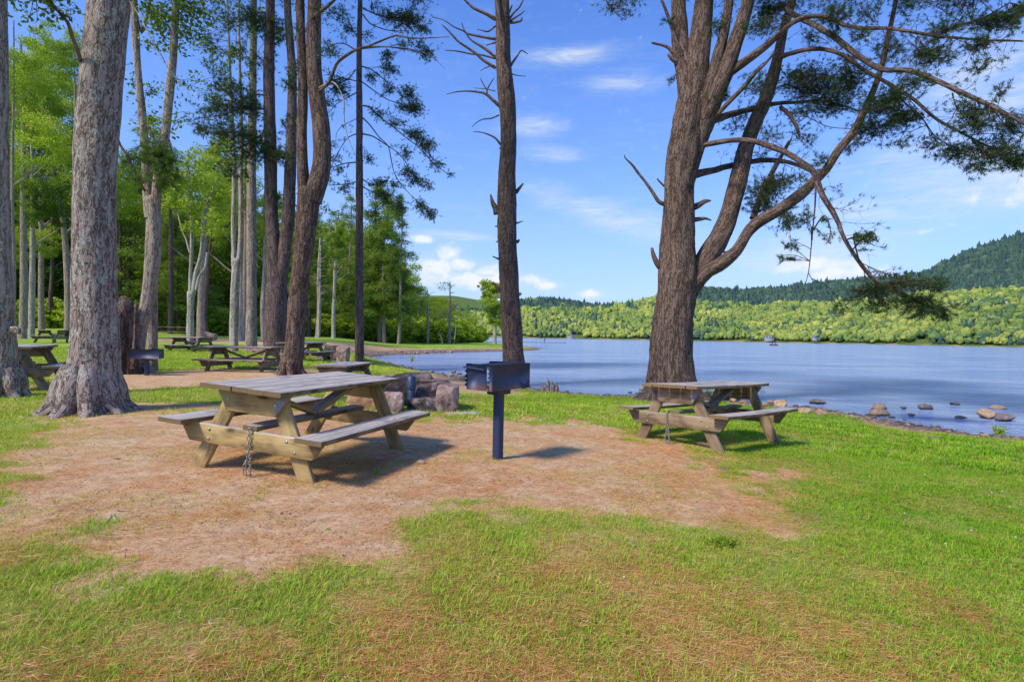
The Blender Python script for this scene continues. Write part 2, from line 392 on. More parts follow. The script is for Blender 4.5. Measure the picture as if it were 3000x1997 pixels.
cir = acc([ell(1820,246,130,26,-.04), ell(1560,372,110,30), ell(1620,450,110,22,-.1), ell(1660,165,190,26,.05), ell(1800,640,330,45,-.32), ell(1340,690,150,14,-.05), ell(2900,480,340,90,-.12), ell(2900,250,190,120), ell(2600,620,260,36,-.05), ell(2350,740,300,60,.1), ell(2980,560,260,50,-.12)])
cn2 = t.noise(t.mapping(aev, (1, 5, 1)), 12, 7, .66, .8)
cimask = t.ramp(t.math('MULTIPLY', cir, t.ramp(cn2, [(.30, (.12, .12, .12)), (.68, (1, 1, 1))])), [(.03, (0, 0, 0)), (.85, (.72, .72, .72))])
gen = t.math('MULTIPLY', t.ramp(cn2, [(.52, (0, 0, 0)), (.8, (1, 1, 1))]), t.ramp(el, [(.0, (.35, .35, .35)), (.35, (.12, .12, .12))]))
# pale haze band low over the lake
tint = t.mix(1.0, hs.outputs[0], (0.80, .93, 1.36), 'MULTIPLY')
haze = t.ramp(el, [(0.0, (.88, .88, .88)), (.10, (.66, .66, .66)), (.28, (.28, .28, .28)), (.6, (.03, .03, .03))])
c0 = t.mix(haze, tint, (3.1, 4.15, 6.1))
c1 = t.mix(gen, c0, (4.4, 5.0, 6.2))
c2 = t.mix(cimask, c1, (4.9, 5.6, 6.4))
c3 = t.mix(csoft, c2, (5.1, 5.7, 6.4))
c4 = t.mix(cmask, c3, (6.3, 6.5, 6.7))
bg = t.n('ShaderNodeBackground'); bg.inputs['Strength'].default_value = .15; t.l(c4, bg.inputs['Color'])
wo = t.n('ShaderNodeOutputWorld'); t.l(bg.outputs[0], wo.inputs[0])
sc.view_settings.view_transform = 'Standard'; sc.view_settings.look = 'None'; sc.view_settings.exposure = 0
sc.cycles.max_bounces = 7; sc.cycles.diffuse_bounces = 4; sc.cycles.transparent_max_bounces = 8; sc.cycles.transmission_bounces = 4
sc.cycles.use_denoising = True

# ---------------------------------------------------------------- ground sheet
def build_ground():
    ang = np.concatenate([np.arange(-180, -56, 4), np.arange(-56, 56, .22), np.arange(56, 180, 4)])
    rad = np.concatenate([[.25, .6, 1.0], np.geomspace(1.4, 12, 190), np.geomspace(12.2, 80, 190), np.geomspace(82, 4500, 150)])
    A, RR = np.meshgrid(R(1) * ang, rad); X = RR * np.sin(A); Y = RR * np.cos(A)
    Z = ground(X, Y); n, m = X.shape
    i, j = np.meshgrid(np.arange(n - 1), np.arange(m), indexing='ij'); j2 = (j + 1) % m
    Q = np.stack([i * m + j, i * m + j2, (i + 1) * m + j2, (i + 1) * m + j], -1).reshape(-1, 4)
    V = np.stack([X, Y, Z], -1).reshape(-1, 3)
    c = len(V); V = np.vstack([V, [0, 0, gz(0, 0)]]); T = np.array([[c, (q + 1) % m, q] for q in range(m)])
    Q = Q[:, ::-1]; T = T
    g = grass_density(V[:, 0], V[:, 1]); sd = -lake_sd(V[:, 0], V[:, 1])
    gr = np.zeros(len(V)); gr[:] = sd
    me = mk_mesh('ground', V, T, Q, {'grass': ('POINT', 'FLOAT', g), 'shore': ('POINT', 'FLOAT', gr)}, True)
    m_, nt = newmat('earth_and_turf'); t = NT(nt)
    co = t.n('ShaderNodeTexCoord').outputs['Object']
    ga = t.attr('grass').outputs['Fac']; sh = t.attr('shore').outputs['Fac']
    n1 = t.noise(co, .8, 5, .6); n2 = t.noise(co, 9, 6, .7); n3 = t.noise(co, 90, 4, .75); n4 = t.noise(co, 2.2, 6, .65)
    soil = t.ramp(n2, [(.25, (.30, .18, .10)), (.42, (.54, .36, .20)), (.62, (.70, .50, .31)), (.8, (.80, .64, .46))])
    needles = t.ramp(n3, [(.35, (.32, .15, .06)), (.55, (.62, .35, .15)), (.72, (.76, .50, .26))])
    soil = t.mix(t.ramp(n4, [(.42, (0, 0, 0)), (.62, (.75, .75, .75))]), soil, needles)
    grit = t.ramp(n3, [(.30, (.55, .52, .50)), (.45, (1, 1, 1)), (.68, (1.1, 1.1, 1.1))])
    soil = t.mix(1.0, soil, grit, 'MULTIPLY')
    n5 = t.noise(co, 26, 5, .8); soil = t.mix(1.0, soil, t.ramp(n5, [(.34, (.50, .46, .42)), (.46, (.86, .85, .84)), (.62, (1.0, 1.0, 1.0))]), 'MULTIPLY')
    vo = t.n('ShaderNodeTexVoronoi'); vo.inputs['Scale'].default_value = 38; t.l(co, vo.inputs['Vector'])
    peb = t.math('MULTIPLY', t.ramp(vo.outputs['Distance'], [(.10, (1, 1, 1)), (.16, (0, 0, 0))]), t.ramp(n4, [(.5, (0, 0, 0)), (.6, (.7, .7, .7))]))
    soil = t.mix(peb, soil, (.34, .28, .24))
    turf = t.ramp(n3, [(.3, (.08, .13, .025)), (.55, (.22, .31, .05)), (.75, (.40, .43, .11))])
    dry = t.mix(.55, soil, (.36, .38, .13))
    fe = t.math('ADD', ga, t.math('MULTIPLY', t.math('SUBTRACT', n2, .5), .7))
    gm = t.ramp(fe, [(.38, (0, 0, 0)), (.75, (1, 1, 1))])
    # far away the tufts merge into a bright lawn
    dist = t.n('ShaderNodeVectorMath', operation='LENGTH'); t.l(co, dist.inputs[0])
    farm = t.ramp(t.math('DIVIDE', dist.outputs['Value'], 60), [(.10, (0, 0, 0)), (.55, (1, 1, 1))])
    lawn = t.ramp(t.math('ADD', t.math('MULTIPLY', n1, .6), t.math('MULTIPLY', n2, .4)), [(.3, (.12, .23, .025)), (.5, (.24, .36, .04)), (.7, (.38, .43, .07))])
    gm2 = None; lawn = t.mix(t.ramp(t.math('DIVIDE', dist.outputs['Value'], 1000), [(.28, (0, 0, 0)), (.36, (1, 1, 1))]), lawn, (.10, .15, .035))
    col = t.mix(gm, soil, t.mix(farm, t.mix(.30, turf, dry), lawn))
    # stony wet shore and the lake bed
    vs = t.n('ShaderNodeTexVoronoi'); vs.inputs['Scale'].default_value = 9; t.l(co, vs.inputs['Vector'])
    stone = t.mix(t.ramp(vs.outputs['Distance'], [(.25, (1, 1, 1)), (.6, (0, 0, 0))]), (.10, .07, .05), t.mix(n2, (.30, .22, .16), (.46, .37, .28)))
    shm = t.ramp(t.math('DIVIDE', sh, 3.0), [(.30, (1, 1, 1)), (.64, (0, 0, 0))])
    col = t.mix(t.math('MULTIPLY', shm, t.ramp(n4, [(.3, (.5, .5, .5)), (.5, (1, 1, 1))])), col, stone)
    wet = t.ramp(sh, [(.0, (.35, .3, .28)), (.35, (1, 1, 1))])
    col = t.mix(1.0, col, wet, 'MULTIPLY')
    h = t.math('ADD', t.math('MULTIPLY', n2, .6), t.math('MULTIPLY', n3, .5))
    t.princ(col, .95, t.bump(h, .8, .02), .1)
    return meta(link('ground', me, m_), kind='structure')
build_ground()

# ---------------------------------------------------------------- water
def build_water():
    xs = [-2500, 3500]; ys = [-400, 3500]
    V = [(xs[0], ys[0], ZW), (xs[1], ys[0], ZW), (xs[1], ys[1], ZW), (xs[0], ys[1], ZW)]
    me = mk_mesh('lake_water', V, None, [(0, 1, 2, 3)])
    m, nt = newmat('lake_water'); t = NT(nt)
    co = t.n('ShaderNodeTexCoord').outputs['Object']
    dist = t.n('ShaderNodeVectorMath', operation='LENGTH'); t.l(co, dist.inputs[0]); dv = dist.outputs['Value']
    rot = t.n('ShaderNodeMapping'); rot.inputs['Rotation'].default_value = (0, 0, R(14)); rot.inputs['Scale'].default_value = (.55, 1.25, 1); t.l(co, rot.inputs['Vector'])
    a = t.noise(rot.outputs[0], 5.5, 5, .7, .3); b = t.noise(rot.outputs[0], 1.7, 4, .62, .3); c = t.noise(rot.outputs[0], .16, 5, .6)
    fa = t.ramp(t.math('DIVIDE', dv, 120), [(.05, (1, 1, 1)), (.9, (.15, .15, .15))])
    h = t.math('ADD', t.math('MULTIPLY', t.math('MULTIPLY', a, fa), .13), t.math('ADD', t.math('MULTIPLY', b, .34), t.math('MULTIPLY', c, .9)))
    bp = t.n('ShaderNodeBump'); bp.inputs['Strength'].default_value = 1.0; bp.inputs['Distance'].default_value = 1.0; t.l(h, bp.inputs['Height'])
    p = t.n('ShaderNodeBsdfPrincipled'); p.inputs['Roughness'].default_value = .12
    t.l(t.ramp(c, [(.35, (.20, .31, .56)), (.65, (.36, .46, .70))]), p.inputs['Base Color']); p.inputs['IOR'].default_value = 1.33
    t.l(bp.outputs[0], p.inputs['Normal']); p.inputs['Specular IOR Level'].default_value = .5
    # shallow water lets the bed show
    gl = t.n('ShaderNodeBsdfTransparent'); gl.inputs[0].default_value = (.55, .5, .4, 1)
    t.out(p.outputs[0])
    return meta(link('lake_water', me, m), kind='structure')
build_water()

# ---------------------------------------------------------------- geometry-node scatter (stuff only)
def hidden_col(name, objs):
    c = bpy.data.collections.new(name)
    for o in objs:
        for cc in list(o.users_collection): cc.objects.unlink(o)
        c.objects.link(o)
    return c
def scatter(name, P, rotz, scl, cv, proto_objs, label=None, cat=None, tilt=None):
    me = bpy.data.meshes.new(name); me.vertices.add(len(P)); me.vertices.foreach_set('co', np.asarray(P, np.float32).ravel())
    rt = np.zeros((len(P), 3), np.float32); rt[:, 2] = rotz
    if tilt is not None: rt[:, 0] = tilt
    for k, typ, arr in (('rot', 'FLOAT_VECTOR', rt), ('scl', 'FLOAT', scl), ('cv', 'FLOAT', cv)):
        a = me.attributes.new(k, typ, 'POINT'); a.data.foreach_set('vector' if typ == 'FLOAT_VECTOR' else 'value', np.asarray(arr, np.float32).ravel())
    a = me.attributes.new('idx', 'INT', 'POINT'); a.data.foreach_set('value', rng.integers(0, len(proto_objs), len(P)).astype(np.int32))
    o = bpy.data.objects.new(name, me); COL.objects.link(o)
    c = hidden_col(name + '_kinds', proto_objs)
    g = bpy.data.node_groups.new(name, 'GeometryNodeTree')
    g.interface.new_socket('Geometry', in_out='INPUT', socket_type='NodeSocketGeometry'); g.interface.new_socket('Geometry', in_out='OUTPUT', socket_type='NodeSocketGeometry')
    N = g.nodes.new; L = g.links.new
    gi = N('NodeGroupInput'); go = N('NodeGroupOutput'); ip = N('GeometryNodeInstanceOnPoints'); ci = N('GeometryNodeCollectionInfo')
    ci.inputs['Collection'].default_value = c; ci.inputs['Separate Children'].default_value = True; ci.inputs['Reset Children'].default_value = True
    def na(nm, dt):
        q = N('GeometryNodeInputNamedAttribute'); q.data_type = dt; q.inputs['Name'].default_value = nm; return q.outputs['Attribute']
    L(gi.outputs[0], ip.inputs['Points']); L(ci.outputs[0], ip.inputs['Instance']); ip.inputs['Pick Instance'].default_value = True
    L(na('idx', 'INT'), ip.inputs['Instance Index']); L(na('rot', 'FLOAT_VECTOR'), ip.inputs['Rotation']); L(na('scl', 'FLOAT'), ip.inputs['Scale'])
    L(ip.outputs[0], go.inputs[0])
    md = o.modifiers.new('scatter', 'NODES'); md.node_group = g
    return meta(o, label, cat, None, 'stuff')

# grass
def grass_mat(name, cols):
    m, nt = newmat(name); t = NT(nt)
    cv = t.attr('cv', 'INSTANCER').outputs['Fac']; bv = t.attr('bv').outputs['Fac']
    f = t.math('ADD', t.math('MULTIPLY', cv, .75), t.math('MULTIPLY', bv, .25)); n_ = len(cols)
    c = t.ramp(f, [(i / (n_ - 1), cc) for i, cc in enumerate(cols)])
    d = t.n('ShaderNodeBsdfDiffuse'); t.l(c, d.inputs[0]); tr = t.n('ShaderNodeBsdfTranslucent'); t.l(c, tr.inputs[0])
    mx = t.n('ShaderNodeMixShader'); mx.inputs[0].default_value = .4; t.l(d.outputs[0], mx.inputs[1]); t.l(tr.outputs[0], mx.inputs[2]); t.out(mx.outputs[0]); return m
M['grass'] = grass_mat('grass_blades', [(.11, .30, .015), (.22, .44, .025), (.40, .55, .05), (.66, .61, .15), (.80, .60, .28)])
def tuft(name, nb, h, w, spread, lean, mat):
    V = []; T = []; Q = []; bv = []
    for i in range(nb):
        a = random.uniform(0, 6.283); r0 = spread * math.sqrt(random.random()); x, y = r0 * math.cos(a), r0 * math.sin(a)
        hh = h * random.uniform(.45, 1.15); ww = w * random.uniform(.7, 1.2); da = a + random.uniform(-1.2, 1.2); ln = lean * random.uniform(.2, 1.3) * hh
        fx, fy = math.cos(da + 1.57) * ww / 2, math.sin(da + 1.57) * ww / 2; dx, dy = math.cos(da) * ln, math.sin(da) * ln
        n = len(V); bb = random.random()
        V += [(x - fx, y - fy, -.004), (x + fx, y + fy, -.004), (x + dx * .35 + fx * .8, y + dy * .35 + fy * .8, hh * .55), (x + dx * .35 - fx * .8, y + dy * .35 - fy * .8, hh * .55), (x + dx, y + dy, hh)]
        Q.append((n, n + 1, n + 2, n + 3)); T.append((n + 3, n + 2, n + 4)); bv += [bb] * 5
    me = mk_mesh(name, V, T, Q, {'bv': ('POINT', 'FLOAT', bv)}); o = link(name, me, mat); return o
def grass_points(n, r0, r1, amax=60, p=1.0, dmin=.5):
    u = rng.random(n); r = (r0 ** p + u * (r1 ** p - r0 ** p)) ** (1 / p) if p else r0 * (r1 / r0) ** u
    a = R(amax) * (rng.random(n) * 2 - 1); x = r * np.sin(a); y = r * np.cos(a)
    d = grass_density(x, y); keep = rng.random(n) < np.clip(d * 1.15 - .06, 0, 1) ** .8
    x, y, d, r = x[keep], y[keep], d[keep], r[keep]; z = ground(x, y)
    return x, y, z, d, r
near_t = [tuft('grass_tuft', 7, .021, .0030, .04, 1.15, M['grass']) for _ in range(4)] + [tuft('grass_tuft', 5, .036, .0030, .035, 1.1, M['grass']) for _ in range(1)] + [tuft('grass_tuft', 10, .016, .004, .055, 1.3, M['grass'])]
def grass_layer(name, n, r0, r1, protos, s0, s1, label, p=1.0, amax=60):
    x, y, z, d, r = grass_points(n, r0, r1, amax, p)
    cv = .12 + .42 * fbm(x, y, .55, 5., 3) + .22 * rng.random(len(x)) ** 2 - .24 * sstep(.8, 3.2, x - .25 * (y - 4))
    cv = cv + .34 * (rng.random(len(x)) < .12) + .16 * (1 - d) + .03 * (1 - sstep(.9, 3.2, x - .25 * (y - 4)))
    cv = cv + .16 * sstep(5.5, 8, y) * (x < -.5) * fbm(x, y, 1.6, 8., 2)
    s = (s0 + (s1 - s0) * (r - r0) / (r1 - r0)) * (.55 + .9 * rng.random(len(x)) ** 1.5) * (.65 + .35 * d) * (.7 + .7 * fbm(x, y, .5, 61., 2))
    scatter(name, np.stack([x, y, z], -1), rng.random(len(x)) * 6.28, s, np.clip(cv, 0, 1), protos, label, 'grass')
grass_layer('near_grass', 190000, 1.9, 8.5, near_t, .95, 1.1, 'short green grass growing thin over the near earth and thick at the right')
mid_t = [tuft('grass_clump', 16, .045, .009, .12, .9, M['grass']) for _ in range(4)]
grass_layer('lawn_grass', 80000, 8.5, 34, mid_t, .9, 1.7, 'mown lawn grass between the trees and picnic tables behind the bare earth', 1.15)
# needle and straw litter
def litter(name, nb, l, w, mat):
    V = []; T = []
    for i in range(nb):
        x, y = random.uniform(-.1, .1), random.uniform(-.1, .1); a = random.uniform(0, 6.28); ll = l * random.uniform(.4, 1); z = random.uniform(.002, .010)
        dx, dy = math.cos(a) * ll / 2, math.sin(a) * ll / 2; ex, ey = -dy / ll * w, dx / ll * w; n = len(V)
        V += [(x - dx - ex, y - dy - ey, z), (x - dx + ex, y - dy + ey, z + .001), (x + dx, y + dy, z + random.uniform(0, .012))]; T.append((n, n + 1, n + 2))
    me = mk_mesh(name, V, T, None, {'bv': ('POINT', 'FLOAT', np.repeat([random.random() for _ in range(nb)], 3))}); return link(name, me, mat)
M['litter'] = grass_mat('needle_litter', [(.24, .12, .06), (.60, .27, .09), (.80, .45, .17), (.85, .65, .40)])
lt = [litter('needle_cluster', 26, .075, .0016, M['litter']) for _ in range(4)]
n = 16000; u = rng.random(n); r = 1.9 * (13 / 1.9) ** u; a = R(47) * (rng.random(n) * 2 - 1); x = r * np.sin(a); y = r * np.cos(a)
k = (rng.random(n) < .25 + .75 * sstep(.42, .62, fbm(x, y, 1.2, 40., 4))) & (-lake_sd(x, y) > .4); x, y, r = x[k], y[k], r[k]
scatter('needle_litter', np.stack([x, y, ground(x, y)], -1), rng.random(len(x)) * 6.28, .8 + .5 * rng.random(len(x)) + .03 * r, rng.random(len(x)), lt, 'fallen orange pine needles scattered over the earth and grass', 'pine needles')
# ---------------------------------------------------------------- picnic tables
def mat_wood(name, top, side, dark, yel=0.0):
    m, nt = newmat(name); t = NT(nt)
    bk = t.attr('bk').outputs['Vector']
    g1 = t.n('ShaderNodeTexNoise'); g1.inputs['Scale'].default_value = 1; g1.inputs['Detail'].default_value = 6; g1.inputs['Roughness'].default_value = .65; g1.inputs['Distortion'].default_value = .4
    t.l(t.mapping(bk, (1.8, 26, 26)), g1.inputs['Vector'])
    g2 = t.noise(t.mapping(bk, (5, 150, 150)), 1, 4, .7)
    wv = t.n('ShaderNodeTexWave', wave_type='BANDS', bands_direction='Y'); wv.inputs['Scale'].default_value = 9; wv.inputs['Distortion'].default_value = 9; wv.inputs['Detail'].default_value = 3; wv.inputs['Detail Scale'].default_value = .55
    t.l(t.mapping(bk, (.55, 1, 1)), wv.inputs['Vector'])
    grain = t.math('ADD', t.math('MULTIPLY', g1.outputs['Fac'], .5), t.math('ADD', t.math('MULTIPLY', g2, .3), t.math('MULTIPLY', wv.outputs['Fac'], .2)))
    geo = t.n('ShaderNodeNewGeometry'); sp = t.n('ShaderNodeSeparateXYZ'); t.l(geo.outputs['Normal'], sp.inputs[0])
    upm = t.ramp(sp.outputs[2], [(.4, (0, 0, 0)), (.8, (1, 1, 1))])
    ctop = t.ramp(grain, [(.30, tuple(c * .34 for c in top)), (.48, tuple(c * .78 for c in top)), (.68, tuple(min(1, c * 1.22) for c in top))])
    stain = t.noise(t.mapping(bk, (1, 1.6, 1)), 2.6, 4, .6)
    ctop = t.mix(t.ramp(stain, [(.52, (0, 0, 0)), (.66, (.8, .8, .8))]), ctop, tuple(c * .38 for c in (top[0], top[1], top[2] * 1.25)))
    cs = t.ramp(grain, [(.30, dark), (.50, side), (.72, tuple(min(1, c * 1.35) for c in side))])
    blot = t.noise(bk, 3.1, 3)
    cs = t.mix(t.ramp(blot, [(.42, (0, 0, 0)), (.7, (.6, .6, .6))]), cs, dark)
    kn = t.n('ShaderNodeTexVoronoi'); kn.inputs['Scale'].default_value = 1; t.l(t.mapping(bk, (2.6, 6.5, 6.5)), kn.inputs['Vector'])
    cs = t.mix(t.ramp(kn.outputs['Distance'], [(.10, (.85, .85, .85)), (.19, (0, 0, 0))]), cs, (.06, .035, .02))
    ctop = t.mix(t.ramp(kn.outputs['Distance'], [(.07, (.6, .6, .6)), (.13, (0, 0, 0))]), ctop, (.09, .07, .06))
    col = t.mix(upm, cs, ctop)
    t.princ(col, .78, t.bump(grain, .6, .006), .25); return m
M['wood_a'] = mat_wood('weathered_board', (.52, .50, .50), (.40, .29, .12), (.14, .09, .04))
M['wood_top'] = mat_wood('grey_top_board', (.50, .45, .39), (.25, .17, .08), (.09, .06, .035))
M['wood_b'] = mat_wood('dull_board', (.44, .42, .43), (.28, .20, .115), (.09, .06, .04))
M['wood_c'] = mat_wood('old_grey_board', (.36, .34, .30), (.26, .20, .13), (.09, .065, .045))
M['steel'] = mat_flat('galvanised_steel', (.30, .30, .32), (.55, .56, .58), 60, .42, 0, .85)
M['chain'] = mat_flat('chain_steel', (.16, .13, .11), (.5, .48, .46), 90, .5, 0, .6)

def board(mb, c, ax, ay, az, L, w, h, seed=0, bev=.004, cut0=0.0, cut1=0.0, warp=0.0):
    """box with bevelled long edges: ax along length, ay width, az thickness; cut = end clip on the -az side"""
    c, ax, ay, az = [np.asarray(q, float) for q in (c, ax, ay, az)]
    prof = []
    for sy, sz in ((-1, -1), (1, -1), (1, 1), (-1, 1)):
        e = ((sy * (w / 2 - bev), sz * h / 2), (sy * w / 2, sz * (h / 2 - bev)))
        prof += [e[0], e[1]] if (sy, sz) in ((1, -1), (-1, 1)) else [e[1], e[0]]
    ns = 7; V = []; K = []
    rs = np.random.default_rng(seed + 11); off = rs.random(3) * 20; bow = rs.normal(0, .0016, 3)
    for i in range(ns):
        f = i / (ns - 1) - .5
        for (y, z) in prof:
            x = f * L; k = (z / h + .5)
            if i == 0: x += cut0 * (1 - k)
            if i == ns - 1: x -= cut1 * (1 - k)
            V.append(c + ax * x + ay * (y + bow[0] * math.sin(f * 5)) + az * (z + bow[1] * math.cos(f * 4) + warp * (f * 2) ** 2)); K.append((x + off[0], y + off[1], z + off[2]))
    Q = [(i * 8 + j, i * 8 + (j + 1) % 8, (i + 1) * 8 + (j + 1) % 8, (i + 1) * 8 + j) for i in range(ns - 1) for j in range(8)]
    n = len(V); T = []
    for i, s in ((0, -1), (ns - 1, 1)):
        base = [V[i * 8 + j] for j in range(8)]; ks = [K[i * 8 + j] for j in range(8)]; o = len(V)
        V += base + [np.mean(base, 0)]; K += [(k[2], k[1] * .2 + 3, k[0]) for k in ks] + [tuple(np.mean(ks, 0))]
        for j in range(8): T.append((o + (j + 1) % 8, o + j, o + 8) if s < 0 else (o + j, o + (j + 1) % 8, o + 8))
    mb.add(V, Q, T, K)
X3, Y3, Z3 = np.eye(3)
TL, TW, TH = 1.96, .80, .76
def disc(mb, c, n, r, h, seg=10):
    n = np.asarray(n, float); a = np.cross(n, (0, 0, 1)); a = a / np.linalg.norm(a); b = np.cross(n, a); c = np.asarray(c, float)
    V = [c + n * z + (a * math.cos(q) + b * math.sin(q)) * rr for z, rr in ((0, r), (h * .6, r), (h, r * .6)) for q in np.linspace(0, 2 * math.pi, seg, endpoint=False)] + [c + n * h]
    Q = [(k * seg + j, k * seg + (j + 1) % seg, (k + 1) * seg + (j + 1) % seg, (k + 1) * seg + j) for k in (0, 1) for j in range(seg)]
    T = [(2 * seg + j, 2 * seg + (j + 1) % seg, 3 * seg) for j in range(seg)]
    mb.add(V, Q, T)
def table_parts(root, wtop, wside, sd=0, warp=0.0, bolts=True, foot=.575, long=1.0):
    TLx = TL * long
    def P(name, mb, mat): return link(name, mb.mesh(name), mat, root)
    mb = MB(); nb = 5; bw = (TW - (nb - 1) * .007) / nb; rs = random.Random(sd)
    for i in range(nb):
        y = -TW / 2 + bw / 2 + i * (bw + .007)
        board(mb, (rs.uniform(-.006, .006), y, TH - .02 + rs.uniform(-.002, .002)), X3, Y3, Z3, TLx + rs.uniform(-.008, .008), bw, .04, sd * 10 + i, warp=warp)
    P('tabletop', mb, wtop)
    for s in (-1, 1):
        mb = MB(); board(mb, (rs.uniform(-.02, .02), s * (.797 - .1228), .406), X3, Y3, Z3, TLx + .01, .2456, .04, sd * 10 + 20 + s, warp=warp * 1.4)
        P('bench_seat', mb, wtop)
    for e in (-1, 1):
        xo = e * (TLx / 2 - .17)
        mb = MB(); board(mb, (xo, 0, .72 - .095), Y3, X3, Z3, TW - .06, .042, .19, sd + 30 + e, cut0=.13, cut1=.13); P('top_cleat', mb, wside)
        mb = MB(); board(mb, (xo, 0, .386 - .08), Y3, X3, Z3, 1.46, .042, .16, sd + 40 + e, cut0=.11, cut1=.11); P('cross_beam', mb, wside)
        for s in (-1, 1):
            p0 = np.array([xo - e * .044, s * foot, -.03]); p1 = np.array([xo - e * .044, s * .20, .715]); d = p1 - p0; L = np.linalg.norm(d); d /= L
            w = np.cross(X3, d); k = .14 * abs(d[1] / d[2])
            mb = MB(); c = (p0 + p1) / 2
            # horizontal foot and head cuts follow the slope of the leg
            sg = 1 if (w[1] * d[1]) > 0 else -1
            board(mb, c, d, X3, w, L, .042, .14, sd + 50 + e * 3 + s)
            me = mb.mesh('leg')
            P2 = np.empty(len(me.vertices) * 3, np.float32); me.vertices.foreach_get('co', P2); P2 = P2.reshape(-1, 3)
            rel = P2 - c; al = rel @ d; wi = rel @ w
            endm = np.abs(al) > L / 2 - .01
            P2[endm] += (d[None] * (-(wi[endm] * w[2] / d[2]))[:, None]); me.vertices.foreach_set('co', P2.ravel()); me.update()
            link('leg', me, wside, root)
            if bolts:
                for hz, dy in ((.345, .02), (.265, -.02)):
                    yy = s * (.20 + (foot - .2) * (1 - hz / .715) + dy * s)
                    mb = MB(); disc(mb, (xo + e * .021, yy, hz), (e, 0, 0), .013, .008); P('bolt', mb, M['steel'])
                mb = MB(); disc(mb, (xo + e * .021, s * .235, .625), (e, 0, 0), .013, .008); P('bolt', mb, M['steel'])
        a = np.array([e * .012, 0, .452]); b = np.array([e * (TLx / 2 - .24), 0, .700]); d = b - a; L = np.linalg.norm(d); d /= L
        mb = MB(); board(mb, (a + b) / 2 + np.array([0, 0, .0]), d, Y3, np.cross(d, Y3) * (1), L, .12, .04, sd + 60 + e); P('brace', mb, wside)
    mb = MB(); board(mb, (0, 0, .408), X3, Y3, Z3, TLx - .30, .14, .04, sd + 70, warp=warp); P('centre_board', mb, wtop)
def table(loc, rz, label, wtop, wside, tilt=(0, 0), sd=0, group='weathered wooden picnic tables', **kw):
    r = empty('picnic_table', loc, rz); r.rotation_mode = 'XYZ'; r.rotation_euler = (tilt[0], tilt[1], rz)
    table_parts(r, wtop, wside, sd, **kw); return meta(r, label, 'picnic table', group)
def copy_tree(o, parent=None):
    c = o.copy(); COL.objects.link(c)
    if parent is not None: c.parent = parent
    for ch in list(o.children): copy_tree(ch, c)
    return c
tA = table((-1.9654, 5.474, -.005), 1.2823, 'nearest picnic table, grey topped with yellow brown legs, on bare earth left of the grill', M['wood_top'], M['wood_a'], (.0699, .008), 1)
tB = table((2.7312, 7.7584, -.162), .7213, 'picnic table with bowed grey benches in front of the big lakeside pine', M['wood_top'], M['wood_b'], (-.023, .022), 2, warp=.012)
gq = []
def far_table(src, px, py, D, rz, label, zoff=0.0, sc_=1.0):
    p = at(px, py, D); o = copy_tree(src); o.location = (p[0], p[1], p[2] + zoff); o.rotation_euler = (0, 0, rz); o.scale = (sc_,) * 3; o['label'] = label; return o
_tc = table((0, 0, -50), 0, 'x', M['wood_b'], M['wood_c'], (0, 0), 3, bolts=False)
far_table(_tc, 718, 1096, 15.3, R(-7), 'long sided picnic table on red earth, seen side on left of the leaning pine trunk')
far_table(_tc, 562, 1037, 25, R(-22), 'pale picnic table on the green lawn behind the dark grill box')
far_table(_tc, 158, 1004, 33, R(-18), 'small distant picnic table on the lawn between the two left trunks')
far_table(_tc, 52, 1132, 10.4, R(-62), 'picnic table end with one bench showing beside the trunk at the left edge')
far_table(_tc, 1010, 1156, 13.7, R(86), 'picnic table mostly hidden behind the nearest table, only its grey top showing')
far_table(_tc, 884, 1062, 21, R(75), 'picnic table half hidden behind the leaning pine, one bench end showing at its right')
far_table(_tc, 1091, 1005, 76, R(10), 'tiny pale picnic table far off at the wood edge beyond the cove')
long_t = table((0, 0, -50), 0, 'long low picnic table in shade at the wood, left of the forked maple', M['wood_b'], M['wood_c'], (0, 0), 5, bolts=False, long=1.9)
p_ = at(506, 988, 41); long_t.location = p_; long_t.rotation_euler = (0, 0, R(-4))
for o in [_tc] + list(_tc.children): bpy.data.objects.remove(o)

# chains hung over the beams
def chain(root_t, yl, label, sd):
    mb = MB(); xo = -(TL / 2 - .17) - .03
    mw = Matrix.Translation(root_t.location) @ root_t.rotation_euler.to_matrix().to_4x4()
    pts = []
    for k in range(9): pts.append((xo - .012, yl + .006 * math.sin(k), .40 - k * .034))
    for k in range(6): pts.append((xo - .015 + .01 * k * .3, yl + .035 - .012 * abs(k - 2), .12 - k * .026 if k < 5 else .006))
    for k in range(9): pts.append((xo - .016, yl - .028 - .002 * k, .205 - k * .026))
    pts += [(xo + .02, yl + .01, .41), (xo + .05, yl + .01, .41)]
    for i, p in enumerate(pts):
        q = mw @ Vector(p); a = np.linspace(0, 2 * math.pi, 10, endpoint=False)
        th = i * math.pi / 2 + .3; ux = np.array([math.cos(th), math.sin(th), 0]); uz = np.array([0, 0, 1.0])
        if i >= len(pts) - 2: uz = np.array([math.cos(root_t.rotation_euler.z), math.sin(root_t.rotation_euler.z), 0]); ux = np.array([0, 0, 1.]) if i % 2 else np.array([-uz[1], uz[0], 0])
        ring = [np.array(q) + ux * .0115 * math.cos(w) + uz * .021 * math.sin(w) for w in a]; ring.append(ring[0]); ring.append(ring[1])
        tube(mb, ring, [.0042] * len(ring), 5, cap=False)
    me = mb.mesh('chain', True); return meta(link('chain', me, M['chain']), label, 'chain', 'steel chains looped over table beams')
chain(tA, -.02, 'heavy steel chain looped over the yellow end beam of the nearest table', 1)
chain(tB, .10, 'steel chain hanging from the end beam of the table by the lakeside pine', 2)

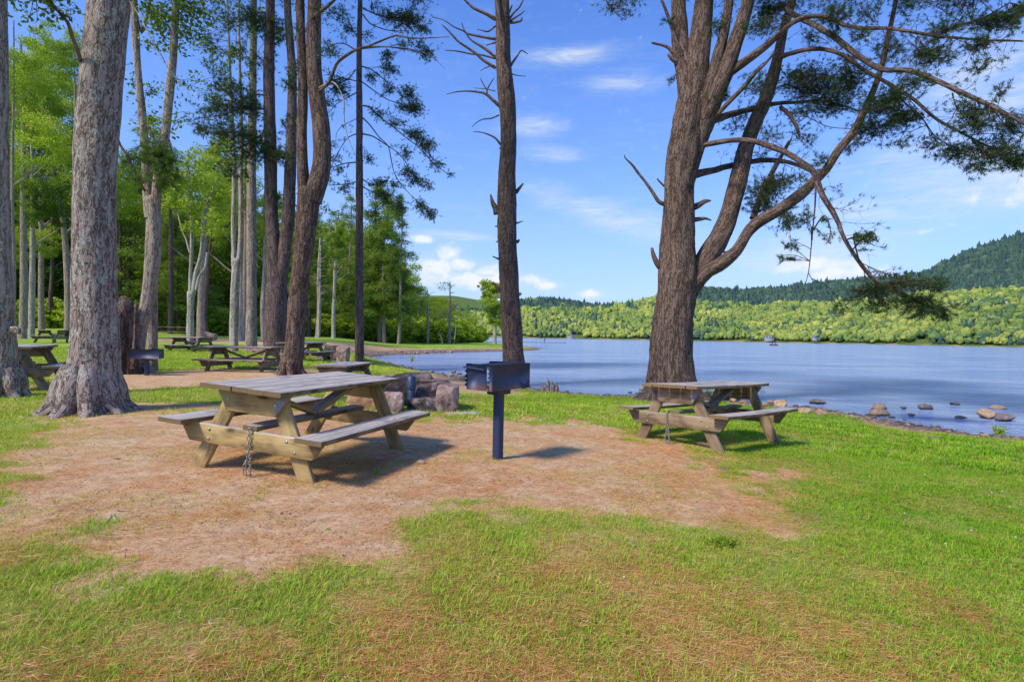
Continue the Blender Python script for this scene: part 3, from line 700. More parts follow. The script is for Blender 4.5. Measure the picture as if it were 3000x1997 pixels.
# ---------------------------------------------------------------- charcoal grills
def mat_iron(name):
    m, nt = newmat(name); t = NT(nt); co = t.n('ShaderNodeTexCoord').outputs['Object']
    a = t.noise(co, 5, 6, .65, .4); b = t.noise(co, 60, 4, .7); sp = t.n('ShaderNodeSeparateXYZ'); t.l(co, sp.inputs[0])
    base = t.mix(t.math('MULTIPLY', b, .6), (.022, .036, .085), (.04, .062, .125))
    low = t.ramp(t.math('ADD', t.math('MULTIPLY', sp.outputs[2], -5.0), t.math('ADD', t.math('MULTIPLY', a, 1.3), 3.72)), [(.38, (0, 0, 0)), (.62, (.75, .75, .75))])
    low = t.math('MULTIPLY', low, t.ramp(sp.outputs[2], [(.69, (0, 0, 0)), (.72, (1, 1, 1))]))
    st = t.noise(t.mapping(co, (14, 14, 1.5)), 2, 5, .7)
    rust = t.math('MAXIMUM', low, t.ramp(st, [(.58, (0, 0, 0)), (.70, (.6, .6, .6))]))
    col = t.mix(rust, base, t.mix(b, (.07, .03, .02), (.17, .08, .045)))
    t.princ(col, .5, t.bump(t.math('ADD', a, b), .35, .004), .4, .15); return m
M['iron'] = mat_iron('blackened_iron')
def plate(mb, pts, th, n):
    """flat plate from an outline: pts (k,3), extruded along n"""
    pts = [np.asarray(p, float) for p in pts]; n = np.asarray(n, float) * th / 2; k = len(pts)
    V = [p - n for p in pts] + [p + n for p in pts]
    from mathutils.geometry import tessellate_polygon
    tr = tessellate_polygon([[Vector(p) for p in pts]])
    T = [tuple(x) for x in tr] + [tuple(q + k for q in x[::-1]) for x in tr]
    Q = [(i, (i + 1) % k, (i + 1) % k + k, i + k) for i in range(k)]
    mb.add(V, Q, T)
def grill(loc, rz, label, hpost=.735, sx=1.0):
    """local x runs along the solid long side, y towards the end plate; box .64 x .33"""
    r = empty('charcoal_grill', loc, rz)
    LX, LY, h = .64 * sx, .33, .262; z0 = hpost; z1 = z0 + h
    mb = MB(); s = .046
    prof = [(-s, -s * .7), (-s * .7, -s), (s * .7, -s), (s, -s * .7), (s, s * .7), (s * .7, s), (-s * .7, s), (-s, s * .7)]
    V = [(x, y, z) for z in (-.05, z0 - .05) for x, y in prof]; mb.add(V, [(i, (i + 1) % 8, 8 + (i + 1) % 8, 8 + i) for i in range(8)])
    link('post', mb.mesh('post'), M['iron'], r)
    mb = MB(); board(mb, (0, 0, z0 - .03), X3, Y3, Z3, .20, .15, .062, 3, .006); link('collar', mb.mesh('collar'), M['iron'], r)
    mb = MB(); T_ = .006; hx, hy = LX / 2, LY / 2
    plate(mb, [(-hx, -hy, z0), (hx, -hy, z0 + .0), (hx, -hy, z1), (-hx, -hy, z1)], T_, Y3)          # solid side that faces the viewer
    link('side_plate', mb.mesh('side_plate'), M['iron'], r)
    mb = MB(); plate(mb, [(-hx, -hy, z0 + .003), (hx, -hy, z0 + .003), (hx, hy, z0 + .003), (-hx, hy, z0 + .003)], T_, Z3); link('floor_plate', mb.mesh('floor_plate'), M['iron'], r)
    mb = MB(); plate(mb, [(hx, -hy, z0), (hx, hy, z0), (hx, hy, z1 - .09), (hx, -hy, z1)], T_, X3); link('end_plate', mb.mesh('end_plate'), M['iron'], r)
    # notched end facing left: plate with a toothed slot near the corner
    g = .036; ys = -hy + .042
    mb = MB(); plate(mb, [(-hx, ys + g, z0), (-hx, hy, z0), (-hx, hy, z0 + .075), (-hx, hy + .0, z1 - .03)] + [(-hx, hy, z1)] + [(-hx, ys + g, z1)], T_, X3)
    te = [(-hx, ys, z0)]
    nt_ = 4
    for k in range(nt_):
        zz = z0 + .075 + k * .042; te += [(-hx, ys, zz), (-hx, ys + .021, zz + .012), (-hx, ys + .004, zz + .030)]
    te += [(-hx, ys, z1), (-hx, -hy, z1), (-hx, -hy, z0)]
    plate(mb, te, T_, X3)
    plate(mb, [(-hx, ys, z0), (-hx, ys + g, z0), (-hx, ys + g, z0 + .055), (-hx, ys, z0 + .04)], T_ * .98, X3)
    plate(mb, [(-hx, ys, z1 - .05), (-hx, ys + g, z1 - .05), (-hx, ys + g, z1), (-hx, ys, z1)], T_ * .98, X3)
    te = [(-hx, hy, z0), (-hx, hy, z1)]
    plate(mb, [(-hx - .0, hy, z0)] + sum([[(-hx - .004, hy, z0 + .03 + k * .045), (-hx - .040, hy, z0 + .052 + k * .045), (-hx - .008, hy, z0 + .066 + k * .045)] for k in range(4)], []) + [(-hx - .02, hy, z1), (-hx + .06, hy, z1), (-hx + .06, hy, z0)], T_, Y3)
    link('notched_plate', mb.mesh('notched_plate'), M['iron'], r)
    mb = MB(); zt = z1 - .020
    for k in range(11): y = -hy + .025 + k * (LY - .05) / 10; tube(mb, [(-hx - .0, y, zt), (hx * .9, y, zt + .015)], [.005, .005], 5)
    for x in (-hx + .02, 0, hx * .88): tube(mb, [(x, -hy + .01, zt - .006), (x, hy - .01, zt - .006)], [.006, .006], 5)
    tube(mb, [(-hx - .028, -hy + .09, z1 - .055), (-hx - .028, hy + .025, z1 - .035)], [.009, .009], 6)
    link('grate', mb.mesh('grate', True), M['iron'], r)
    mb = MB(); plate(mb, [(.0, hy, z1 - .05), (hx, hy, z1 - .09), (hx, hy, z1 - .0), (.05, hy, z1 + .012)], T_, Y3); link('wind_lip', mb.mesh('wind_lip'), M['iron'], r)
    mb = MB()
    for x in (-.22, .0, .22): mb = MB(); disc(mb, (x, -hy - .003, z1 - .02), (0, -1, 0), .006, .004, 6); link('rivet', mb.mesh('rivet'), M['iron'], r)
    return meta(r, label, 'grill', 'iron charcoal grills on posts')
_gz = at(1458, 1343, 5.856)
gA = grill((_gz[0], _gz[1], _gz[2]), math.atan2(.83, .55) - .0, 'nearest dark blue iron charcoal grill on a square post, rust along its lower edge')
gA.rotation_euler = (R(.4), R(-.3), math.atan2(.81, .585))
p_ = at(430, 1126, 13.3); gB = copy_tree(gA); gB.location = p_; gB.rotation_euler = (0, 0, R(14)); gB.scale = (.95, .95, .84); gB['label'] = 'iron charcoal grill in front of the forked trunk and the dead stump'
p_ = at(196, 1018, 33); gC = copy_tree(gA); gC.location = p_; gC.rotation_euler = (0, 0, R(20)); gC['label'] = 'small distant charcoal grill just left of the big trunk'

# ---------------------------------------------------------------- rocks and stone fireplaces
def mat_rock(name, a, b, c, moss=0.0, dark=(.03, .03, .035), wet=True):
    m, nt = newmat(name); t = NT(nt); co = t.n('ShaderNodeTexCoord').outputs['Object']; oi = t.n('ShaderNodeObjectInfo')
    n1 = t.noise(co, 6, 6, .65, .5); n2 = t.noise(co, 40, 4, .7); n3 = t.noise(co, 2.2, 3)
    col = t.ramp(t.math('ADD', t.math('MULTIPLY', n1, .7), t.math('MULTIPLY', n2, .3)), [(.32, a), (.5, b), (.68, c)])
    hv = t.n('ShaderNodeHueSaturation'); t.l(col, hv.inputs['Color']); t.l(t.math('ADD', t.math('MULTIPLY', oi.outputs['Random'], .6), .7), hv.inputs['Value']); col = hv.outputs[0]
    if wet:
        g = t.n('ShaderNodeNewGeometry'); sp = t.n('ShaderNodeSeparateXYZ'); t.l(g.outputs['Position'], sp.inputs[0])
        col = t.mix(t.ramp(t.math('ADD', sp.outputs[2], .5), [(.02, (.75, .75, .75)), (.07, (0, 0, 0))]), col, dark)
    t.princ(col, .8, t.bump(t.math('ADD', n1, n2), .7, .02), .3); return m
M['rock_tan'] = mat_rock('tan_rock', (.16, .10, .06), (.36, .25, .16), (.50, .38, .27))
M['rock_grey'] = mat_rock('grey_rock', (.08, .065, .065), (.20, .16, .15), (.36, .31, .29))
M['rock_pink'] = mat_rock('pink_fireplace_stone', (.08, .05, .045), (.30, .20, .16), (.52, .44, .41), wet=False)
M['rock_soot'] = mat_rock('sooty_stone', (.015, .013, .015), (.075, .058, .055), (.34, .27, .24), wet=False)
M['rock_orange'] = mat_rock('orange_stone', (.26, .13, .05), (.46, .27, .13), (.58, .40, .24), wet=False)
M['slab'] = mat_rock('hearth_slab', (.22, .19, .19), (.38, .34, .33), (.50, .46, .45), wet=False)
def rock_mesh(name, sx, sy, sz, seed, sub=3, rough=.22, flat=False, square=0.0):
    bm = bmesh.new(); bmesh.ops.create_icosphere(bm, subdivisions=sub, radius=1.0)
    o = Vector((seed * 7.31, seed * 3.7, seed * 1.9))
    for v in bm.verts:
        d = v.co.normalized(); q = 1.0
        if square: q = (1 - square) + square / max(abs(d.x), abs(d.y), abs(d.z))
        k = q * (1 + rough * (mnoise.noise(d * 1.3 + o) * 1.1 + mnoise.noise(d * 3.1 + o) * .45 + mnoise.noise(d * 7 + o) * .18))
        v.co = Vector((d.x * k * sx, d.y * k * sy, d.z * k * sz))
    rr_ = random.Random(seed * 13 + 1)
    for q in range(6 if flat else 9):
        nv = Vector((rr_.gauss(0, 1), rr_.gauss(0, 1), rr_.gauss(0, 1))).normalized(); lim = rr_.uniform(.80, .95) if flat else rr_.uniform(.52, .80)
        for v in bm.verts:
            u = Vector((v.co.x / sx, v.co.y / sy, v.co.z / sz)); d_ = u.dot(nv) - lim * (1 + .3 * square)
            if d_ > 0: u -= nv * d_ * .92; v.co = Vector((u.x * sx, u.y * sy, u.z * sz))
    me = bpy.data.meshes.new(name); bm.to_mesh(me); bm.free()
    me.polygons.foreach_set('use_smooth', np.full(len(me.polygons), not flat)); return me
def rock(px, py, wpx, hpx, D=None, mat='rock_tan', label=None, seed=0, sq=.3, depth=.9, group='rocks along the lake shore', name='rock', rough=.22, rz=None, zb=None):
    """px,py = middle of its visible foot"""
    if D is None: P = gp(px, py) if zb is None else on_plane(px, py, zb); D = P[1]
    P = at(px, py, D); w = wpx / F_PX * D / 2; h = hpx / F_PX * D
    o = link(name, rock_mesh(name, w, w * depth, h * .62, seed, rough=rough, square=sq), M[mat]); o.location = (P[0], P[1] + w * .5, P[2] + h * .38); o.rotation_euler.z = rz if rz is not None else random.uniform(-.4, .4)
    return meta(o, label, 'rock', group)

_rk = [
 (2261,1184,22,14,'rock_tan','small round brown stone just left of the pointed boulder',1),
 (2294,1193,42,24,'rock_tan','pointed tan boulder on the shore right of the table top',2),
 (2238,1190,24,12,'rock_tan','low tan stone on the shore close behind the right table, leftmost of three',3),
 (2404,1183,52,13,'rock_grey','flat dark rock barely above the water beyond the bench end',4),
 (2361,1211,42,17,'rock_tan','long tan stone just beyond the right bench end at the grass edge',5),
 (2413,1218,36,22,'rock_tan','split tan stone with a sharp right edge where grass meets beach',6),
 (2456,1219,22,8,'rock_grey','pale flat stone sunk in the grass edge right of the split stone',7),
 (2500,1226,22,11,'rock_tan','small pinkish tan stone on the beach left of the stacked pair',8),
 (2527,1212,25,11,'rock_tan','low tan stone touching the left side of the stacked pair',9),
 (2578,1201,40,23,'rock_tan','upper boulder of the stacked pair at the waterline',10),
 (2579,1218,53,21,'rock_tan','long low boulder under the upper one at the waterline',11),
 (2638,1218,17,13,'rock_tan','small round brown stone right of the stacked pair',12),
 (2649,1198,17,9,'rock_grey','small dark stone standing in the water behind the round one',13),
 (2673,1218,21,7,'rock_grey','thin flat dark stone awash right of the small round one',14),
 (2723,1200,40,18,'rock_grey','dark two toned rock alone in the shallow water mid way to the right',15),
 (2804,1186,28,10,'rock_grey','small half dark rock furthest out in the water',16),
 (2822,1226,32,9,'rock_grey','thin dark rock awash left of the squarish tan one',17),
 (2930,1197,42,12,'rock_orange','low reddish rock out in the water behind the far right pair',18),
 (2903,1227,50,28,'rock_tan','squarish tan rock standing in the water at the far right',19),
 (2953,1234,52,24,'rock_grey','wet dark brown rock touching the squarish tan one',20),
 (1296,1101,15,12,'rock_grey','dark pointed rock, nearest of the three in the cove',21),
 (1329,1093,17,12,'rock_grey','rounded grey rock, left back one of the three in the cove',22),
 (1346,1097,17,11,'rock_grey','rounded grey rock, right one of the three in the cove',23),
]
for px, py, w, h, m, lb, sd in _rk:
    rock(px, py, w, h, None, m, lb, sd, zb=ZW if sd in (4,10,11,13,14,15,16,17,18,19,20,21,22,23) else None)
rock(2747, 1288, 30, 9, None, 'rock_grey', 'flat grey stone lying in the lawn near the beach', 31)
rock(2150, 1178, 26, 12, None, 'rock_orange', 'orange brown stone on the shore seen through the braces of the right table', 32)
rock(2178, 1180, 22, 9, None, 'rock_orange', 'smaller orange stone beside the one seen through the table braces', 33)
rock(1858, 1983, 22, 17, None, 'rock_grey', 'white stone lying in the near grass by a patch of needles', 34, name='stone')
rock(1232, 1358, 28, 10, None, 'rock_tan', 'pale smooth stone on the earth between the nearest table and the grill', 35, name='stone')
rock(2100, 1355, 15, 9, None, 'rock_grey', 'small grey stone at the grass edge below the right table, upper of two', 36, name='stone')
rock(2121, 1378, 18, 10, None, 'rock_grey', 'small grey stone at the grass edge below the right table, lower of two', 37, name='stone')
rock(838, 1603, 10, 4, None, 'rock_pink', 'tiny white pebble on the bare earth below the nearest table', 38, name='stone')
rock(823, 1505, 10, 6, None, 'rock_grey', 'tiny grey pebble on the bare earth under the chain', 39, name='stone')
rock(1015, 1290+70, 10, 7, None, 'rock_grey', 'small dark stone on the earth under the nearest bench', 40, name='stone')

def fireplace(px, py, D, rz, label, stones, slab=None, pipe=False, sc_=1.0):
    P = at(px, py, D); r = empty('stone_fireplace', P, rz); r.scale = (sc_,) * 3
    for i, (x, y, z, sx, sy, sz, m, sd, sq) in enumerate(stones):
        o = link('fireplace_stone', rock_mesh('fireplace_stone', sx * .98, sy * .98, sz * 1.02, sd, sub=4, rough=.10, square=.88, flat=True), M[m], r); o.location = (x, y, z); o.rotation_euler = (random.uniform(-.06, .06), random.uniform(-.06, .06), random.uniform(-.15, .15))
    if slab:
        o = link('hearth_slab', rock_mesh('hearth_slab', slab[3], slab[4], slab[5], 51, sub=4, rough=.07, square=.8), M['slab'], r); o.location = slab[:3]; o.rotation_euler = (0, 0, .1)
    if pipe:
        mb = MB(); tube(mb, [(pipe[0], pipe[1], 0), (pipe[0], pipe[1], pipe[2])], [.062, .062], 16); tube(mb, [(pipe[0], pipe[1], pipe[2] - .19), (pipe[0], pipe[1], pipe[2] + .005)], [.074, .074], 16)
        link('pipe', mb.mesh('pipe', True), M['iron_plain'], r)
    return meta(r, label, 'fireplace', 'stone fireplaces')
M['iron_plain'] = mat_flat('blue_black_iron', (.02, .03, .055), (.06, .085, .15), 25, .45, .003, .3)
# nearest: behind the nearest table
fireplace(1185, 1212, 9.2, R(8), 'sooty stone fireplace with dark pipe and pale slab behind the nearest table',
  [(-.66, .05, .16, .26, .26, .20, 'rock_orange', 3, .75), (-.20, -.22, .17, .19, .22, .21, 'rock_pink', 5, .6), (.0, .42, .33, .38, .20, .24, 'rock_soot', 8, .7), (.42, .36, .32, .28, .24, .18, 'rock_soot', 12, .7),
   (.36, .05, .12, .28, .24, .15, 'rock_soot', 15, .9), (.70, .12, .22, .19, .32, .24, 'rock_pink', 19, .8), (.10, .50, .54, .34, .22, .09, 'rock_soot', 23, .5), (.46, .48, .48, .26, .22, .07, 'rock_pink', 27, .5), (.62, .42, .40, .2, .2, .09, 'rock_grey', 28, .6)],
  (.55, -.25, .0, .72, .42, .05), (.10, .02, .60))
fireplace(977, 1063, 23, R(-3), 'stone fireplace with three blocks and a flat plank before it, left of the slim pine',
  [(-.52, .1, .22, .18, .25, .26, 'rock_pink', 33, .7), (-.05, .35, .28, .45, .2, .40, 'rock_soot', 35, .7), (.42, .0, .26, .22, .35, .42, 'rock_pink', 38, .75), (.14, -.1, .2, .16, .2, .3, 'rock_soot', 39, .6)], (-.1, -.35, .06, .62, .2, .04))
fireplace(595, 995, 42, R(5), 'far stone fireplace heap on the lawn right of the forked maple',
  [(-.6, 0, .15, .35, .3, .22, 'rock_pink', 41, .6), (.0, .1, .28, .5, .3, .32, 'rock_pink', 43, .6), (.6, 0, .22, .35, .3, .25, 'rock_grey', 44, .6)])
fireplace(764, 1048, 24.5, R(5), 'pinkish stone fireplace peeking out left of the dark forked pine',
  [(-.1, 0, .16, .3, .3, .22, 'rock_pink', 47, .7), (.3, .15, .3, .25, .25, .2, 'rock_soot', 48, .6), (-.0, .3, .35, .15, .15, .12, 'rock_grey', 49, .5)])
for cs in ():
    pass
# ---------------------------------------------------------------- trees
def unit(v): v = np.asarray(v, float); return v / (np.linalg.norm(v, axis=-1, keepdims=True) + 1e-9)
def tufts(P, Dv, K=12, L=.11, Wd=.011, r=None):
    """pine needle bundles: K thin triangles fanned about Dv at every point of P"""
    r = r or rng; n = len(P); P = np.repeat(P, K, 0); Dv = np.repeat(unit(Dv), K, 0)
    d = unit(Dv * .75 + r.normal(0, .55, (n * K, 3))); ln = L * (.6 + .6 * r.random((n * K, 1)))
    s = unit(np.cross(d, r.normal(0, 1, (n * K, 3)))) * Wd / 2
    b = P + r.normal(0, .012, P.shape)
    V = np.stack([b - s, b + s, b + d * ln], 1).reshape(-1, 3)
    T = np.arange(n * K * 3).reshape(-1, 3)
    cv = np.repeat(np.clip(np.repeat(r.random(n), K) * .6 + .4 * r.random(n * K), 0, 1), 3)
    return V, T, cv
def leaves(P, size, r=None, cvb=None, droop=.3):
    r = r or rng; n = len(P); nrm = unit(r.normal(0, 1, (n, 3)) + [0, 0, .8]); a = unit(np.cross(nrm, r.normal(0, 1, (n, 3)))); b = np.cross(nrm, a)
    s = size * (.6 + .7 * r.random((n, 1))) / 2
    V = np.stack([P - a * s, P - b * s * .62 + a * s * .15, P + a * s - nrm * s * droop, P + b * s * .62 + a * s * .15], 1).reshape(-1, 3)
    Q = np.arange(n * 4).reshape(-1, 4); base = r.random(n) if cvb is None else np.clip(cvb * .6 + .4 * r.random(n), 0, 1)
    return V, Q, np.repeat(base, 4)
class Tree:
    def __init__(s, base_px, base_py, label, name='pine_tree', D=None, bark='bark_pine', group=None, zadj=0.0, cat='tree'):
        P = gp(base_px, base_py) if D is None else at(base_px, base_py, D)
        s.D = P[1]; s.o = P.copy(); s.root = meta(empty(name, P), label, cat, group); s.bark = bark; s.lines = []; s.mb = MB(); s.sd = random.randint(0, 999)
    def pts(s, L):
        """L: rows of (px, py, width_px[, extra depth])"""
        P = []; r = []
        for q in L:
            dd = q[3] if len(q) > 3 else 0.0; D = s.D + dd
            P.append(at(q[0], q[1], D)); r.append(q[2] / 2 * D / F_PX)
        for i in range(len(L)):                     # a round upright stem looks wider off axis: undo that
            a, b = L[max(i - 1, 0)], L[min(i + 1, len(L) - 1)]; dx, dy = b[0] - a[0], b[1] - a[1]
            v = abs(dy) / (math.hypot(dx, dy) + 1e-6); r[i] *= 1 - v * (1 - math.cos(math.atan((L[i][0] - 1500) / F_PX)))
        return np.array(P), np.array(r)
    def stem(s, L, seg=20, rough=.10, step=.18, flare=None, mb=None, keep=True):
        P, r = s.pts(L); 
        if flare: P = np.vstack([P[0] - [0, 0, .15], P]); r = np.concatenate([[r[0] * 1.0], r])
        s.sd += 7
        C = tube(mb or s.mb, P, r, seg, rough, step, flare=flare, seed=s.sd)
        if keep: s.lines.append(C)
        return C
    def limb(s, L, name='limb', seg=12, rough=.12, step=.12, bark=None):
        mb = MB(); s.stem(L, seg, rough, step, mb=mb)
        return link(name, mb.mesh(name, True, s.o), M[bark or s.bark], s.root)
    def stub(s, L, **k): return s.limb(L, 'branch_stub', 8, .2, .05, **k)
    def twig(s, L, **k): return s.limb(L, 'branch', 6, .15, .10, **k)
    def roots(s, R_, n=7, a0=0.0, drop=.12, spread=2.0, angs=None):
        for i, a in enumerate(angs if angs is not None else [a0 + 6.283 * k / n + random.uniform(-.25, .25) for k in range(n)]):
            L = R_ * spread * random.uniform(.8, 1.15); c, q = math.cos(a), math.sin(a); x0, y0 = s.o[0], s.o[1]
            P = []; rr = []
            for f, hh, w in ((.40, R_ * 1.5, .42), (.72, R_ * .75, .40), (1.1, R_ * .20, .30), (1.6, -.03, .20), (2.0, -.14, .10)):
                f2 = f * R_ * (1 + (spread - 2) * .5 * (f > 1)); x, y = x0 + c * f2, y0 + q * f2
                P.append((x, y, gz(x, y) + hh)); rr.append(w * R_)
            s.sd += 3; tube(s.mb, P, rr, 9, .25, .06, seed=s.sd)
    def finish(s): 
        me = s.mb.mesh('trunk', True, s.o); s.trunk = link('trunk', me, M[s.bark], s.root); return s
    def twigs(s, idx, n, L0=.7, seed=3, tuft=.5, name='fine_twigs', K=10, L=.09, Wd=.010, w=.006, f0=.25):
        r = np.random.default_rng(seed); mb = MB(); A = []; Dr = []
        for k in range(n):
            C = s.lines[idx[int(r.integers(0, len(idx)))]]; m = len(C); i = int(m * (f0 + (1 - f0) * r.random()) * .999); i = max(1, min(m - 2, i)); tg = unit(C[i + 1] - C[i - 1]); d = unit(r.normal(0, 1, 3)); d = unit(d - tg * d.dot(tg) * .6 + tg * .5 + [0, 0, -.15])
            ln = L0 * (.35 + .9 * r.random()); q = C[i]; P = [q]
            for j in range(5): d = unit(d + r.normal(0, .22, 3) + [0, 0, .04]); q = q + d * ln / 5; P.append(q)
            tube(mb, np.array(P), np.linspace(w, w * .25, 6), 4, 0, None, cap=False)
            for j in range(2, 6):
                for q2 in range(2):
                    e = P[j] + unit(d + r.normal(0, .8, 3)) * ln * r.uniform(.12, .32); tube(mb, np.array([P[j], (P[j] + e) / 2 + r.normal(0, .01, 3), e]), [.003, .0025, .0015], 3, 0, None, cap=False)
                    if r.random() < tuft: A.append(e); Dr.append(e - P[j])
        V, T, cv = tufts(np.array(A), np.array(Dr), K, L, Wd, r); Vt = np.concatenate(mb.V); off = len(Vt); Qt = np.concatenate(mb.Q)
        me = mk_mesh(name, np.vstack([Vt, V]) - s.o, T + off, Qt, {'bk': ('POINT', 'FLOAT_VECTOR', np.vstack([np.concatenate(mb.K), np.zeros_like(V)])), 'cv': ('POINT', 'FLOAT', np.concatenate([np.zeros(off), cv]))}, False, np.concatenate([np.ones(len(T)), np.zeros(len(Qt))]))
        return link(name, me, [M['bark_thin'], M['needle']], s.root)
    def foliage(s, blobs, kind='needle', dens=.010, K=13, L=.12, Wd=.012, mat='needle', name='foliage', lsize=.085, depth=1.0, twmat=None, tw=.006, up=.25, droop=0.0, seed=1):
        r = np.random.default_rng(seed); mb = MB(); NV = []; NT_ = []; NC = []; nn = 0
        Lp = np.vstack(s.lines); rel = Lp - CAM; Dp = rel @ FW; up_ = rel @ UP; u0 = rel[:, 0] / Dp * F_PX; v0 = -up_ / Dp * F_PX
        LX = 1500 + u0 * cr - v0 * sr; LY = 998.5 + u0 * sr + v0 * cr
        for bl in blobs:
            bx, by, rx, ry = bl[:4]; dn = bl[4] if len(bl) > 4 else 1.0; dd = bl[5] if len(bl) > 5 else 0.0
            i = int(np.argmin((LX - bx) ** 2 + (LY - by) ** 2)); D = Dp[i] + dd; q = Lp[i]
            c = at(bx, by, D); RX, RY = rx * D / F_PX, ry * D / F_PX
            cen = c; n = int(dn * dens * math.pi * rx * ry * (.8 + .4 * r.random())) + 3
            nsub = max(2, int(2 + n / 40)); subs = []
            for k in range(nsub):
                e = cen + np.array([r.uniform(-.8, .8) * RX, r.uniform(-.7, .7) * RX * depth, r.uniform(-.8, .8) * RY])
                j = int(np.clip(i + r.integers(-6, 7), 0, len(Lp) - 1)); qq = Lp[j] if np.linalg.norm(Lp[j] - q) < RX * 1.5 + .3 else q
                mid = (qq + e) / 2 + np.array([0, 0, up * np.linalg.norm(e - qq) * .35]) + r.normal(0, .03, 3) * np.linalg.norm(e - qq)
                dist = np.linalg.norm(e - qq); w0 = tw * (1 + dist * .8)
                P, R_ = smooth_path([qq, mid, e], [w0, w0 * .7, w0 * .35], .15); tube(mb, P, R_, 4, 0, None, cap=False); subs.append(P[len(P) // 3:])
            A = []; Dr = []
            for k in range(n):
                S = subs[r.integers(0, nsub)]; a = S[r.integers(0, len(S))]
                ph = np.clip(r.normal(0, .52, 3), -1.5, 1.5)
                e = cen + ph * [RX, RX * depth, RY]
                v = e - a; lv = np.linalg.norm(v)
                if lv > RX * .9 + .15: e = a + v * (RX * .9 + .15) / lv; v = e - a
                if kind == 'needle' or k % 3 == 0:
                    m_ = (a + e) / 2 + [0, 0, -.04 * lv]; tube(mb, np.array([a, m_, e]), [.0045, .0035, .002], 3, 0, None, cap=False)
                A.append(e); Dr.append(v + [0, 0, .05 - droop * lv])
                if kind == 'needle' and lv > .12: A.append(a + v * .7); Dr.append(v + [0, 0, .05])
                if kind != 'needle':
                    for _ in range(3): A.append(e + r.normal(0, .09, 3)); Dr.append(v)
            A = np.array(A); Dr = np.array(Dr)
            if kind == 'needle': V, T, cv = tufts(A, Dr, K, L, Wd, r)
            else: V, T, cv = leaves(A, lsize, r)
            NV.append(V); NT_.append(T + nn); NC.append(cv); nn += len(V)
        Vt = np.concatenate(mb.V); Qt = np.concatenate(mb.Q); Kt = np.concatenate(mb.K)
        V = np.vstack([Vt] + NV) - s.o; off = len(Vt); TT = np.concatenate(NT_) + off
        K_ = np.vstack([Kt, np.zeros((nn, 3))]); C_ = np.concatenate([np.zeros(off)] + NC)
        if kind == 'needle': me = mk_mesh(name, V, TT, Qt, {'bk': ('POINT', 'FLOAT_VECTOR', K_), 'cv': ('POINT', 'FLOAT', C_)}, False, np.concatenate([np.ones(len(TT)), np.zeros(len(Qt))]))
        else: me = mk_mesh(name, V, None, np.vstack([Qt, TT]), {'bk': ('POINT', 'FLOAT_VECTOR', K_), 'cv': ('POINT', 'FLOAT', C_)}, False, np.concatenate([np.zeros(len(Qt)), np.ones(len(TT))]))
        o = link(name, me, [M[twmat or 'bark_thin'], M[mat]], s.root); return o
Z5 = lambda L, dx=1700, dy=0, k=1.8123: [(dx + q[0] / k, dy + q[1] / k, *q[2:]) for q in L]

# --- the big many-stemmed pine on the shore
T = Tree(1975, 1150, 'huge many stemmed pine on the lake shore behind the right picnic table', bark='bark_pine', D=14.4)
T.stem([(1968,1165,175),(1965,1110,146),(1966,1026,124),(1974,916,116),(1985,800,112),(1986,717,102),(1988,620,94),(1988,552,88),(1998,450,90),(2012,380,92),(2030,276,80),(2040,200,72,.0),(2052,100,62),(2062,0,54),(2080,-250,44),(2095,-600,28)], 32, .10, .12, flare=(.35, .55, 5))
T.roots(.52, angs=[3.3, 2.6, -.3, .4, -1.2, -1.9, 4.3], spread=2.4)
T.stem([(1985,960,60),(2008,890,64),(2012,810,60),(2008,730,46)], 16)
T.finish()
T.limb([(2020,330,66),(2012,240,60),(1996,150,50,.2),(1990,60,46,.3),(1985,-80,38,.5),(1975,-400,22,.8)], seg=16)
T.limb([(2002,600,24),(2022,520,38),(2040,445,44),(2062,375,54,-.1),(2090,290,58,-.3),(2120,220,54,-.4),(2150,140,48,-.5),(2176,60,42,-.6),(2196,-20,38,-.7),(2230,-300,26,-1)], seg=16)
T.limb([(2040,340,36),(2075,270,38,-.3),(2105,160,34,-.4),(2128,60,30,-.5),(2140,-40,28,-.6),(2150,-250,18,-.7)], seg=12)
T.limb([(1975,930,26),(2012,852,50),(2053,785,60),(2095,720,62,.1),(2125,660,58,.2),(2150,580,54,.3),(2170,500,50,.4),(2185,430,47,.5),(2213,359,44,.6),(2240,300,40,.7),(2260,240,36,.8),(2278,170,32,.8),(2295,90,29,.9),(2312,33,27,1),(2324,-20,26,1),(2350,-300,18,1.3)], seg=18)
T.limb([(1970,960,20),(2014,880,40),(2060,806,45,-.2),(2105,778,42,-.4),(2158,734,36,-.5),(2185,690,32,-.6),(2215,655,34,-.7),(2279,618,36,-.8),(2345,570,34,-.9),(2385,530,31,-1),(2420,497,28,-1.1),(2456,442,27,-1.2),(2500,386,26,-1.2),(2539,309,22,-1.3),(2572,232,19,-1.3),(2596,138,17,-1.4),(2616,44,15,-1.4),(2626,-10,14,-1.5),(2650,-250,9,-1.8)], seg=14)
T.limb([(2010,445,20),(2040,430,19),(2075,422,16,-.2),(2130,413,14,-.6),(2186,411,14,-1),(2230,419,15,-1.3),(2262,432,17,-1.5),(2290,441,16,-1.6),(2335,466,15,-1.8),(2380,498,15,-2),(2394,530,17,-2.1),(2411,574,16,-2.3),(2435,612,16,-2.4),(2456,651,14,-2.5),(2470,690,13,-2.7),(2505,750,12,-2.9),(2555,812,12,-3),(2600,840,11,-3.1),(2650,861,7,-3.2),(2715,895,4,-3.3)], seg=10, bark='bark_dark', rough=.2)
T.limb([(2030,512,24),(2086,499,19,.4),(2158,482,16,.8),(2230,470,14,1),(2296,472,12,.6),(2350,490,10,.2),(2385,506,9,-.2)], bark='bark_dark', rough=.2)
